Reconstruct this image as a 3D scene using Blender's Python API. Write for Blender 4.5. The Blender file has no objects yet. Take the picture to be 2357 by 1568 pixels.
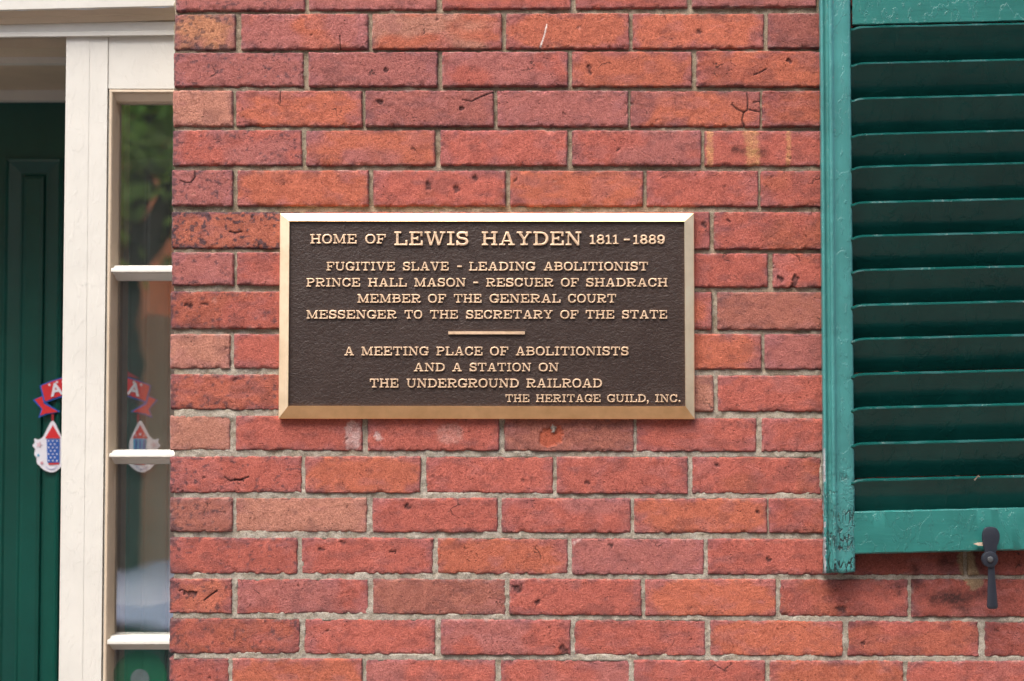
import bpy, bmesh, math, random
import numpy as np
from mathutils import Vector, Matrix

# ------------------------------------------------------------------ camera, world, sun, exposure
sc = bpy.context.scene
COL = sc.collection
F = 2946.0            # focal length in photo units (frame 2357 wide)
DIST = 2.04           # camera to the face of the brick wall
PITCH = math.radians(1.94)
cam = bpy.data.cameras.new('camera')
camo = bpy.data.objects.new('camera', cam)
COL.objects.link(camo)
cam.sensor_width = 36; cam.lens = 45; cam.clip_end = 500; cam.clip_start = 0.05
camo.location = (0, -DIST, 0)
camo.rotation_euler = (math.radians(90) + PITCH, 0, 0)
cam.dof.use_dof = True; cam.dof.focus_distance = 2.03; cam.dof.aperture_fstop = 2.8
sc.camera = camo

SUN_DIR = Vector((-0.50, -0.80, 1.55)).normalized()
world = bpy.data.worlds.new('World'); sc.world = world; world.use_nodes = True
wn = world.node_tree.nodes; wl = world.node_tree.links
wn.clear()
sky = wn.new('ShaderNodeTexSky'); sky.sky_type = 'NISHITA'; sky.sun_disc = False
sky.sun_elevation = math.asin(SUN_DIR.z)
sky.sun_rotation = math.atan2(SUN_DIR.x, SUN_DIR.y)
sky.air_density = 1.0; sky.dust_density = 4.0; sky.ozone_density = 1.0
bg = wn.new('ShaderNodeBackground'); bg.inputs[1].default_value = 0.15
wo = wn.new('ShaderNodeOutputWorld')
wl.new(sky.outputs[0], bg.inputs[0]); wl.new(bg.outputs[0], wo.inputs[0])
sun = bpy.data.lights.new('sun', 'SUN'); sun.energy = 1.35; sun.angle = math.radians(32); sun.color = (1.0, 0.95, 0.89)
suno = bpy.data.objects.new('sun', sun); COL.objects.link(suno)
suno.rotation_euler = SUN_DIR.to_track_quat('Z', 'Y').to_euler()
sc.view_settings.view_transform = 'Standard'; sc.view_settings.look = 'None'
sc.view_settings.exposure = 1.36; sc.view_settings.gamma = 1; sc.view_settings.use_curve_mapping = False

random.seed(7); RNG = np.random.default_rng(11)
CP, SP = math.cos(PITCH), math.sin(PITCH)
def at(x, y, Y=0.0):
    """photo position -> world point at depth Y (0 = face of the brick wall, + into the house)"""
    u = (x - 1178.5) / F; v = (784.0 - y) / F
    dy = CP - v * SP; dz = SP + v * CP
    k = (Y + DIST) / dy
    return Vector((u * k, Y, dz * k))
PX = DIST / F

# ------------------------------------------------------------------ object helpers
def tag(o, label=None, cat=None, group=None, kind=None):
    if label: o['label'] = label
    if cat: o['category'] = cat
    if group: o['group'] = group
    if kind: o['kind'] = kind
    return o
def empty(name, loc, label=None, cat=None, group=None):
    o = bpy.data.objects.new(name, None); o.empty_display_size = .05
    o.location = loc; COL.objects.link(o)
    return tag(o, label, cat, group)
def link(name, me, mat, parent=None, loc=None, smooth=True):
    """mesh given in world coordinates; parented keeping world place"""
    o = bpy.data.objects.new(name, me); COL.objects.link(o)
    if mat is not None and not me.materials: me.materials.append(mat)
    if smooth:
        me.polygons.foreach_set('use_smooth', [True] * len(me.polygons))
    if parent is not None:
        o.parent = parent
        off = Vector((0, 0, 0)); p = parent
        while p is not None: off += p.location; p = p.parent
        o.location = (Vector(loc) if loc else Vector((0, 0, 0))) - off
    elif loc: o.location = loc
    return o
def mesh(vs, fs):
    me = bpy.data.meshes.new('m'); me.from_pydata([tuple(v) for v in vs], [], fs); me.update(); return me
def recenter(me):
    n = len(me.vertices); a = np.empty(n * 3); me.vertices.foreach_get('co', a); a = a.reshape(-1, 3)
    c = (a.min(0) + a.max(0)) / 2; me.vertices.foreach_set('co', (a - c).ravel()); me.update()
    return Vector(c)
def part(name, me, mat, parent, smooth=True, label=None):
    c = recenter(me); o = link(name, me, mat, parent, c, smooth and not me.get('flat'))
    if label: o['label'] = label
    return o
def thing_mesh(name, me, mat, label, cat, group=None, smooth=True, kind=None):
    c = recenter(me); return tag(link(name, me, mat, None, c, smooth), label, cat, group, kind)
def finish(bm, bevel=0.0, seg=2):
    if bevel > 0:
        es = [e for e in bm.edges if len(e.link_faces) == 2 and e.calc_face_angle(0) > math.radians(25)]
        bmesh.ops.bevel(bm, geom=es, offset=bevel, segments=seg, affect='EDGES', profile=.5, clamp_overlap=True)
    bmesh.ops.recalc_face_normals(bm, faces=bm.faces)
    me = bpy.data.meshes.new('m'); bm.to_mesh(me); bm.free(); return me
def add_box(bm, a, b):
    vs = [bm.verts.new((x, y, z)) for x in (a[0], b[0]) for y in (a[1], b[1]) for z in (a[2], b[2])]
    for f in ((0,1,3,2),(4,6,7,5),(0,4,5,1),(2,3,7,6),(0,2,6,4),(1,5,7,3)):
        bm.faces.new([vs[i] for i in f])
    return vs
def box(a, b, bevel=0.0, seg=2):
    bm = bmesh.new(); add_box(bm, a, b); me = finish(bm, bevel, seg); me['flat'] = 1; return me
def pxbox(x0, y0, x1, y1, Yf, Yb, bevel=.001, seg=2):
    """box whose front face (depth Yf) covers the given photo rectangle"""
    c = at((x0 + x1) / 2, (y0 + y1) / 2, Yf)
    l = at(x0, (y0 + y1) / 2, Yf).x; r = at(x1, (y0 + y1) / 2, Yf).x
    t = at((x0 + x1) / 2, y0, Yf).z; b = at((x0 + x1) / 2, y1, Yf).z
    return box((l, Yf, b), (r, Yb, t), bevel, seg)
def loft(rings, closed=True, cap=True):
    n = len(rings[0]); vs = [v for r in rings for v in r]; fs = []
    for i in range(len(rings) - 1):
        for j in range(n if closed else n - 1):
            k = (j + 1) % n
            fs.append((i*n + j, i*n + k, (i+1)*n + k, (i+1)*n + j))
    if cap and closed:
        fs.append(tuple(range(n))[::-1]); fs.append(tuple((len(rings)-1)*n + j for j in range(n)))
    me = mesh(vs, fs); bm = bmesh.new(); bm.from_mesh(me); bmesh.ops.recalc_face_normals(bm, faces=bm.faces)
    bm.to_mesh(me); bm.free(); return me
def autosmooth(o, deg=40):
    me = o.data
    bm = bmesh.new(); bm.from_mesh(me)
    for e in bm.edges:
        e.smooth = not (len(e.link_faces) == 2 and e.calc_face_angle(0) > math.radians(deg))
    bm.to_mesh(me); bm.free()
    return o

# value noise in numpy
_perm = RNG.random(65536)
def vnoise(x, y, s=0):
    x = np.asarray(x, float); y = np.asarray(y, float)
    xi = np.floor(x).astype(int); yi = np.floor(y).astype(int); fx = x - xi; fy = y - yi
    fx = fx*fx*(3-2*fx); fy = fy*fy*(3-2*fy)
    def h(a, b): return _perm[((a*73856093) ^ (b*19349663) ^ (s*83492791)) & 65535]
    return (h(xi,yi)*(1-fx)+h(xi+1,yi)*fx)*(1-fy) + (h(xi,yi+1)*(1-fx)+h(xi+1,yi+1)*fx)*fy
def fbm(x, y, s=0, o=4):
    a, t, w = 0, 0, 1.0
    for i in range(o):
        a = a + w*vnoise(x*2**i + 17*i, y*2**i + 31*i, s+i); t += w; w *= .55
    return a / t - .5
def sstep(a, b, x):
    t = np.clip((x - a) / (b - a), 0, 1); return t*t*(3-2*t)

# ------------------------------------------------------------------ materials
class N:
    def __init__(s, name):
        s.m = bpy.data.materials.new(name); s.m.use_nodes = True
        s.t = s.m.node_tree; s.t.nodes.clear()
        s.out = s.n('ShaderNodeOutputMaterial'); s.b = s.n('ShaderNodeBsdfPrincipled')
        s.l(s.b.outputs[0], s.out.inputs[0]); s.tc = s.n('ShaderNodeNewGeometry').outputs['Position']
    def n(s, k, **kw):
        x = s.t.nodes.new(k)
        for a, v in kw.items(): setattr(x, a, v)
        return x
    def l(s, a, b): s.t.links.new(a, b)
    def set(s, k, v):
        i = s.b.inputs[k]
        if hasattr(v, 'links') or isinstance(v, bpy.types.NodeSocket): s.l(v, i)
        else: i.default_value = v
    def map(s, scale=(1,1,1), rot=(0,0,0), src=None):
        m = s.n('ShaderNodeMapping'); m.inputs['Scale'].default_value = scale; m.inputs['Rotation'].default_value = rot
        s.l(src or s.tc, m.inputs[0]); return m.outputs[0]
    def noise(s, sc_, det=6, rough=.6, dist=0, src=None, col=False):
        x = s.n('ShaderNodeTexNoise'); x.inputs['Scale'].default_value = sc_; x.inputs['Detail'].default_value = det
        x.inputs['Roughness'].default_value = rough; x.inputs['Distortion'].default_value = dist
        s.l(src or s.tc, x.inputs['Vector']); return x.outputs[1 if col else 0]
    def voro(s, sc_, feat='F1', src=None, rnd=1):
        x = s.n('ShaderNodeTexVoronoi', feature=feat); x.inputs['Scale'].default_value = sc_
        x.inputs['Randomness'].default_value = rnd
        s.l(src or s.tc, x.inputs['Vector']); return x.outputs['Distance']
    def ramp(s, f, stops, interp='LINEAR'):
        r = s.n('ShaderNodeValToRGB'); e = r.color_ramp.elements; r.color_ramp.interpolation = interp
        while len(e) > 1: e.remove(e[-1])
        for i, (p, c) in enumerate(stops):
            k = e[0] if i == 0 else e.new(p)
            k.position = p; k.color = (*c, 1) if isinstance(c, (tuple, list)) else (c, c, c, 1)
        s.l(f, r.inputs[0]); return r.outputs[0]
    def mix(s, f, a, b, mode='MIX'):
        m = s.n('ShaderNodeMix', data_type='RGBA', blend_type=mode)
        for i, v in ((0, f), (6, a), (7, b)):
            if isinstance(v, bpy.types.NodeSocket): s.l(v, m.inputs[i])
            elif i == 0: m.inputs[0].default_value = v
            else: m.inputs[i].default_value = (*v, 1)
        return m.outputs[2]
    def math(s, op, a, b=0.0, clamp=False):
        m = s.n('ShaderNodeMath', operation=op, use_clamp=clamp)
        for i, v in enumerate((a, b)):
            if isinstance(v, bpy.types.NodeSocket): s.l(v, m.inputs[i])
            else: m.inputs[i].default_value = v
        return m.outputs[0]
    def bump(s, h, dist, strength=1.0, prev=None):
        b = s.n('ShaderNodeBump'); b.inputs['Distance'].default_value = dist; b.inputs['Strength'].default_value = strength
        s.l(h, b.inputs['Height'])
        if prev: s.l(prev, b.inputs['Normal'])
        return b.outputs[0]

def mat_brick():
    s = N('brick_clay')
    at_ = s.n('ShaderNodeAttribute', attribute_name='tint'); col = at_.outputs['Color']
    f1 = s.noise(230, 6, .75); f2 = s.noise(45, 6, .7); f3 = s.noise(520, 4, .75)
    c = s.mix(1.0, col, s.ramp(f2, [(.3, (.80,.78,.80)), (.5, (1,1,1)), (.72, (1.16,1.18,1.16))]), 'MULTIPLY')
    c = s.mix(1.0, c, s.ramp(f1, [(.30, (.68,.63,.64)), (.45, (1,1,1)), (.7, (1.18,1.26,1.28))]), 'MULTIPLY')
    c = s.mix(1.0, c, s.ramp(f3, [(.32, (.62,.58,.58)), (.5, (1,1,1)), (.70, (1.34,1.45,1.5))]), 'MULTIPLY')
    # dark pits
    pd = s.voro(150, src=s.map((1,1,1.5)))
    pm = s.math('MULTIPLY', s.ramp(pd, [(.10, 1.0), (.24, 0.0)]), s.ramp(s.noise(24, 3, .6), [(.50, 0.0), (.62, 1.0)]))
    c = s.mix(s.math('MULTIPLY', pm, .6), c, (.045, .022, .022))
    # hairline cracks
    wv = s.n('ShaderNodeVectorMath', operation='ADD'); s.l(s.tc, wv.inputs[0])
    sc2 = s.n('ShaderNodeVectorMath', operation='SCALE'); s.l(s.noise(60, 4, .6, col=True), sc2.inputs[0]); sc2.inputs['Scale'].default_value = .02
    s.l(sc2.outputs[0], wv.inputs[1])
    ce = s.voro(34, 'DISTANCE_TO_EDGE', src=wv.outputs[0])
    cm = s.math('MULTIPLY', s.ramp(ce, [(.008, 1.0), (.03, 0.0)]), s.ramp(s.noise(17, 2, .5), [(.66, 0.0), (.70, 1.0)]))
    c = s.mix(s.math('MULTIPLY', cm, .75), c, (.05, .028, .028))
    # pale sand specks
    sd = s.voro(420); c = s.mix(s.math('MULTIPLY', s.ramp(sd, [(.10, 1.0), (.16, 0.0)]), s.ramp(s.noise(130, 2), [(.55, 0.0), (.6, .75)])), c, (.62,.42,.34))
    s.set('Base Color', c); s.set('Roughness', .88); s.set('Specular IOR Level', .25)
    b = s.bump(f2, .0018, .6); b = s.bump(f1, .0027, .9, b); b = s.bump(f3, .0014, 1.0, b)
    b = s.bump(s.math('SUBTRACT', 1.0, s.math('MAXIMUM', pm, cm)), .0016, 1, b)
    s.set('Normal', b); return s.m
def mat_mortar():
    s = N('mortar_sand')
    sep = s.n('ShaderNodeSeparateXYZ'); s.l(s.tc, sep.inputs[0])
    hz = s.math('ADD', s.math('MULTIPLY', sep.outputs[2], -1.4), s.math('MULTIPLY', s.noise(6, 3), .9))
    base = s.mix(s.ramp(hz, [(.12, 0.0), (.62, 1.0)]), (.33,.275,.205), (.37,.335,.28))
    g = s.noise(520, 4, .75); g2 = s.noise(70, 4, .6)
    c = s.mix(1.0, base, s.ramp(g, [(.3, (.45,.42,.38)), (.5, (1,1,1)), (.7, (1.35,1.33,1.3))]), 'MULTIPLY')
    c = s.mix(1.0, c, s.ramp(g2, [(.3, (.72,.68,.6)), (.55, (1,1,1)), (.75, (1.15,1.15,1.15))]), 'MULTIPLY')
    s.set('Base Color', c); s.set('Roughness', .95); s.set('Specular IOR Level', .1)
    b = s.bump(g2, .004, .8); b = s.bump(g, .0014, .9, b); s.set('Normal', b); return s.m
def mat_paint(name, base, var=.06, rough=.45, brush=(1,1,1), bumpd=.0006, chips=None, chipscale=40, spec=.5, chipth=.66):
    s = N(name)
    v = s.map(brush); n1 = s.noise(60, 5, .6, src=v); n2 = s.noise(14, 4, .55)
    c = s.mix(1.0, base, s.ramp(n2, [(.3, (1-var*1.6,)*3), (.7, (1+var,)*3)]), 'MULTIPLY')
    n3 = s.noise(chipscale, 6, .62, src=s.map((1.6,1,.8)), dist=.4)
    b = s.bump(n1, bumpd, .9)
    b = s.bump(s.ramp(n3, [(.52, 0.0), (.545, 1.0)]), bumpd*.7, .6, b)
    if chips:
        pk = s.ramp(s.noise(chipscale*2.6, 5, .6, dist=.8), [(chipth, 0.0), (chipth+.015, 1.0)])
        c = s.mix(pk, c, chips); b = s.bump(s.math('SUBTRACT', 1.0, pk), .0007, .9, b)
    s.set('Base Color', c); s.set('Roughness', rough); s.set('Specular IOR Level', spec); s.set('Normal', b); return s.m
def mat_stile():
    m = mat_paint('teal_paint_cracked', (.052,.220,.210), .12, .30, (1,1,.2), .0009, (.20,.24,.23), 30, .5, .70)
    s = N.__new__(N); s.m = m; s.t = m.node_tree
    s.b = [n for n in s.t.nodes if n.type == 'BSDF_PRINCIPLED'][0]
    s.tc = s.n('ShaderNodeNewGeometry').outputs['Position']
    sep = s.n('ShaderNodeSeparateXYZ'); s.l(s.tc, sep.inputs[0])
    zm = s.ramp(s.math('ADD', s.math('MULTIPLY', sep.outputs[2], -1.0), s.math('MULTIPLY', s.noise(22, 4), .20)), [(.22, 0.0), (.36, 1.0)])
    e = s.voro(1, 'DISTANCE_TO_EDGE', src=s.map((170,170,42)))
    n = s.noise(120, 5, .6)
    cr = s.math('MULTIPLY', s.ramp(e, [(.03, 1.0), (.09, 0.0)]), s.math('MULTIPLY', zm, s.ramp(s.noise(48, 5, .6), [(.50, 0.0), (.57, 1.0)])))
    x0 = at(1898, 1100, -.03).x
    xm = s.math('MULTIPLY', s.math('LESS_THAN', sep.outputs[0], x0), s.math('MULTIPLY', s.ramp(s.math('MULTIPLY', sep.outputs[2], -1.0), [(.07, 0.0), (.12, 1.0)]), s.ramp(s.noise(70, 4, .6), [(.47, 0.0), (.50, 1.0)])))
    old = s.b.inputs['Base Color'].links[0].from_socket
    c = s.mix(cr, old, (.02,.035,.035)); c = s.mix(xm, c, (.30,.32,.33)); s.l(c, s.b.inputs['Base Color'])
    on = s.b.inputs['Normal'].links[0].from_socket
    bb = s.bump(s.math('SUBTRACT', 1.0, cr), .0022, 1, on)
    pl = s.math('MULTIPLY', s.ramp(s.noise(75, 4, .55, dist=1.0), [(.5, 0.0), (.53, 1.0)]), zm)
    s.l(s.bump(pl, .0018, 1, bb), s.b.inputs['Normal']); return m
def mat_plain(name, base, rough=.6, metal=0.0, spec=.5, bump=None, var=.12, vs=20):
    s = N(name); n = s.noise(vs, 5, .6)
    c = s.mix(1.0, base, s.ramp(n, [(.3, (1-var,)*3), (.7, (1+var,)*3)]), 'MULTIPLY')
    s.set('Base Color', c); s.set('Roughness', rough); s.set('Metallic', metal); s.set('Specular IOR Level', spec)
    if bump: s.set('Normal', s.bump(s.noise(bump[0], 5, .6), bump[1], 1))
    return s.m
def mat_bronze(name, rough, base, brush):
    s = N(name); n = s.noise(300, 4, .6, src=s.map(brush)); n2 = s.noise(30, 4, .6)
    c = s.mix(1.0, base, s.ramp(n2, [(.3, (.86,.84,.8)), (.7, (1.06,)*3)]), 'MULTIPLY')
    s.set('Base Color', c); s.set('Metallic', .9); s.l(s.ramp(n, [(.3, rough*.8), (.7, rough*1.25)]), s.b.inputs['Roughness'])
    s.set('Normal', s.bump(n, .00012, .7)); return s.m
def mat_field():
    s = N('plaque_dark_field')
    wv = s.n('ShaderNodeVectorMath', operation='ADD'); s.l(s.map((1,1,1.5), (0,.5,0)), wv.inputs[0])
    sc2 = s.n('ShaderNodeVectorMath', operation='SCALE'); s.l(s.noise(60, 5, .65, col=True), sc2.inputs[0]); sc2.inputs['Scale'].default_value = .022
    s.l(sc2.outputs[0], wv.inputs[1])
    e = s.voro(95, 'DISTANCE_TO_EDGE', src=wv.outputs[0]); n = s.noise(420, 5, .7); n2 = s.noise(24, 4, .6)
    cr = s.ramp(e, [(0.0, 0.0), (.22, 1.0)])
    c = s.mix(s.ramp(n2, [(.3, 0.0), (.7, 1.0)]), (.028,.0155,.0115), (.037,.0220,.0170))
    sp = s.math('MULTIPLY', s.ramp(s.voro(300), [(.06, 1.0), (.12, 0.0)]), s.ramp(s.noise(30, 3), [(.58, 0.0), (.66, .8)]))
    c = s.mix(sp, c, (.28,.25,.24))
    s.set('Base Color', c); s.set('Roughness', .42); s.set('Specular IOR Level', .5)
    b = s.bump(cr, .0006, .30); b = s.bump(n, .0005, .8, b); b = s.bump(s.noise(80, 6, .7, dist=2.5), .0013, .7, b)
    s.set('Normal', b); return s.m
def mat_glass():
    s = N('old_window_glass'); t = s.t
    tr = s.n('ShaderNodeBsdfTransparent'); gl = s.n('ShaderNodeBsdfGlossy'); gl.inputs['Roughness'].default_value = .01
    tr.inputs[0].default_value = (.98,.99,.98,1)
    mx = s.n('ShaderNodeMixShader'); fr = s.n('ShaderNodeFresnel'); fr.inputs[0].default_value = 1.5
    b = s.bump(s.noise(6, 2, .5), .0010, .5); s.l(b, gl.inputs['Normal'])
    k = s.math('ADD', s.math('MULTIPLY', fr.outputs[0], 3.0), .19, True)
    s.l(k, mx.inputs[0]); s.l(tr.outputs[0], mx.inputs[1]); s.l(gl.outputs[0], mx.inputs[2])
    # dust specks
    d = s.n('ShaderNodeBsdfDiffuse'); d.inputs[0].default_value = (.75,.75,.72,1)
    m2 = s.n('ShaderNodeMixShader')
    sp = s.math('MULTIPLY', s.ramp(s.voro(160), [(.035, 1.0), (.06, 0.0)]), s.ramp(s.noise(9, 2), [(.5, 0.0), (.6, .7)]))
    s.l(s.math('ADD', sp, s.math('MULTIPLY', s.noise(30, 5, .7), .035)), m2.inputs[0]); s.l(mx.outputs[0], m2.inputs[1]); s.l(d.outputs[0], m2.inputs[2])
    s.t.nodes.remove(s.b); s.l(m2.outputs[0], s.out.inputs[0]); return s.m

M = dict(
    brick=mat_brick(), mortar=mat_mortar(),
    cream=mat_paint('cream_paint', (.63,.62,.565), .03, .42, (1,1,.25), .0004),
    creamh=mat_paint('cream_paint_rails', (.63,.62,.565), .03, .42, (.2,1,1), .0004),
    teal=mat_paint('teal_paint', (.032,.175,.170), .12, .30, (1,1,.2), .0009, (.20,.24,.23), 30, .5, .70),
    tealh=mat_paint('teal_paint_rails', (.024,.155,.138), .12, .30, (.15,1,1), .0009, (.20,.24,.23), 30, .5, .72),
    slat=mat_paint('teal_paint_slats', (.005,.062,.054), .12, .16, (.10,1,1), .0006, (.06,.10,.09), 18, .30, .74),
    shaded=mat_paint('shaded_cream_paint', (.56,.46,.34), .04, .45, (1,1,.3), .0005),  # darker, warmer copy of the cream: shade of soffits, cove and reveals in colour
    door=mat_paint('dark_green_door_paint', (.003,.062,.047), .08, .28, (1,1,.1), .0003),
    bronze=mat_bronze('satin_bronze', .36, (.98,.62,.32), (.05,1,1)),
    bronzev=mat_bronze('satin_bronze_upright', .40, (1.0,.77,.52), (1,1,.05)),
    letter=mat_bronze('bronze_lettering', .50, (.93,.70,.49), (1,1,1)),
    field=mat_field(), glass=mat_glass(),
    iron=mat_plain('painted_black_iron', (.018,.022,.032), .42, 0, .5, (160, .0006)),
    dark=mat_plain('dark_interior', (.03,.028,.025), .9),
    chip=mat_plain('bare_wood_chip', (.55,.42,.32), .8),
)

# ------------------------------------------------------------------ ground and street
def plane(x0, y0, x1, y1, z, name, mat):
    me = mesh([(x0,y0,z),(x1,y0,z),(x1,y1,z),(x0,y1,z)], [(0,1,2,3)])
    return tag(link(name, me, mat, None, None, False), kind='structure')
ROAD = -2.60; PAVE = -2.45
m_road = mat_plain('asphalt', (.055,.055,.056), .9, bump=(60, .004), var=.2, vs=3)
m_pave = mat_plain('stone_paving', (.22,.185,.155), .85, bump=(30, .004), var=.3, vs=8)
plane(-150, -150, 150, 150, ROAD, 'ground', m_road)
o = tag(link('pavement', box((-40, -2.75, PAVE-.3), (40, .9, PAVE), .0), m_pave, None, None, False), kind='structure')
o = tag(link('far_pavement', box((-40, -9.4, PAVE-.3), (40, -7.6, PAVE+.002), .0), m_pave, None, None, False), kind='structure')

# ------------------------------------------------------------------ brick wall
wall = empty('brick_wall', (0, 0.05, PAVE), 'weathered red brick house wall in running bond with tan mortar, behind the plaque', 'wall')
# rows: (top left, top right, bottom left, bottom right, [(x0, x1, kind), ...]) in photo units
ROWS = [
 (-62,-66, 26, 16, [(404,701,'P'),(710,1004,'P'),(1018,1314,'R'),(1326,1583,'R'),(1593,1880,'P'),(1890,2190,'R'),(2200,2500,'R')]),
 (32,30,115,111, [(401,541,'Y'),(555,847,'PO'),(857,1155,'TO'),(1165,1448,'O'),(1457,1759,'O'),(1769,2070,'B'),(2080,2380,'R'),(2390,2690,'R')]),
 (121,117,199,200, [(399,698,'P'),(710,1007,'P'),(1018,1307,'RP'),(1317,1593,'O'),(1604,1900,'OD'),(1910,2210,'R'),(2220,2520,'R')]),
 (208,209,291,292, [(397,535,'T'),(542,833,'O'),(841,1136,'B'),(1145,1446,'P'),(1452,1751,'BO'),(1756,2050,'OD'),(2060,2360,'R'),(2370,2600,'R')]),
 (299,301,381,382, [(397,694,'RP'),(704,1002,'PO'),(1014,1306,'R'),(1317,1614,'RP'),(1622,1920,'R'),(1930,2230,'R'),(2240,2540,'R')]),
 (392,393,474,476, [(395,535,'P'),(546,848,'O'),(859,1164,'RD'),(1174,1481,'OO'),(1489,1746,'R'),(1752,2050,'RD'),(2060,2360,'R'),(2370,2600,'R')]),
 (488,488,572,575, [(394,690,'S'),(700,1000,'R'),(1010,1310,'R'),(1320,1634,'R'),(1644,1940,'RD'),(1950,2250,'R'),(2260,2560,'R')]),
 (581,584,657,663, [(395,537,'P'),(545,845,'RP'),(855,1150,'R'),(1160,1460,'R'),(1470,1768,'R'),(1780,2070,'RD'),(2080,2380,'R'),(2390,2600,'R')]),
 (671,673,757,760, [(392,690,'RD'),(700,1000,'R'),(1010,1310,'R'),(1320,1639,'OD'),(1652,1940,'G'),(1950,2250,'R'),(2260,2560,'R')]),
 (769,769,849,851, [(391,529,'T'),(538,840,'R'),(850,1150,'R'),(1160,1450,'R'),(1460,1753,'O'),(1761,2060,'P'),(2070,2370,'R'),(2380,2600,'R')]),
 (861,865,943,949, [(391,690,'RD'),(700,1000,'R'),(1010,1310,'R'),(1320,1643,'T'),(1653,1950,'R'),(1960,2260,'R'),(2270,2560,'R')]),
 (957,964,1037,1041, [(390,530,'T'),(542,834,'R'),(846,1149,'R'),(1161,1459,'G'),(1465,1742,'R'),(1754,2050,'R'),(2060,2360,'R'),(2370,2600,'R')]),
 (1051,1053,1134,1138, [(391,694,'R'),(703,968,'O'),(980,1273,'R'),(1282,1583,'R'),(1594,1890,'RD'),(1900,2200,'R'),(2210,2500,'R')]),
 (1146,1149,1225,1228, [(391,535,'G'),(542,844,'T'),(858,1145,'R'),(1155,1452,'RP'),(1460,1766,'O'),(1771,2070,'RD'),(2080,2380,'R'),(2390,2600,'R')]),
 (1238,1242,1321,1324, [(391,684,'R'),(694,997,'R'),(1007,1307,'OO'),(1317,1621,'P'),(1630,1930,'R'),(1940,2218,'K'),(2228,2520,'K')]),
 (1333,1334,1412,1420, [(390,533,'SR'),(545,847,'RP'),(859,1164,'G'),(1173,1476,'R'),(1486,1786,'OO'),(1796,2091,'RD'),(2099,2400,'K'),(2410,2600,'R')]),
 (1424,1430,1505,1511, [(390,690,'RD'),(701,1002,'R'),(1015,1313,'RP'),(1322,1624,'R'),(1636,1941,'O'),(1953,2254,'RD'),(2268,2560,'K')]),
 (1516,1522,1598,1604, [(389,526,'R'),(535,833,'O'),(842,1141,'RP'),(1152,1450,'RP'),(1459,1762,'R'),(1773,2080,'OO'),(2089,2390,'R'),(2400,2600,'R')]),
 (1612,1616,1692,1696, [(389,690,'R'),(700,1000,'R'),(1012,1310,'R'),(1322,1624,'R'),(1636,1941,'O'),(1953,2254,'R'),(2268,2560,'R')]),
 (1706,1710,1788,1792, [(388,526,'R'),(535,833,'O'),(845,1141,'R'),(1152,1450,'R'),(1459,1762,'R'),(1773,2080,'R'),(2089,2390,'R'),(2400,2600,'R')]),
]
PALC = {  # edge colour, heart colour
 'P': ((.350,.124,.117),(.378,.126,.106)), 'R': ((.362,.112,.098),(.412,.110,.080)), 'O': ((.368,.118,.100),(.452,.128,.075)),
 'T': ((.405,.174,.130),(.44,.188,.130)), 'B': ((.290,.102,.092),(.310,.100,.080)), 'G': ((.315,.122,.098),(.345,.122,.088)),
 'S': ((.29,.092,.082),(.43,.130,.080)), 'Y': ((.36,.142,.115),(.47,.200,.108)), 'K': ((.245,.070,.060),(.290,.076,.056)), 'D': ((.29,.086,.073),(.38,.106,.067)),  # K: dark red, partly shade below the shutter put into the brick colour
}
def seg_dist(px, py, pts):
    d = np.full(px.shape, 1e9)
    for (ax, ay), (bx, by) in zip(pts[:-1], pts[1:]):
        vx, vy = bx-ax, by-ay; L = vx*vx+vy*vy+1e-9
        t = np.clip(((px-ax)*vx+(py-ay)*vy)/L, 0, 1)
        d = np.minimum(d, np.hypot(px-ax-t*vx, py-ay-t*vy))
    return d
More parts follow.
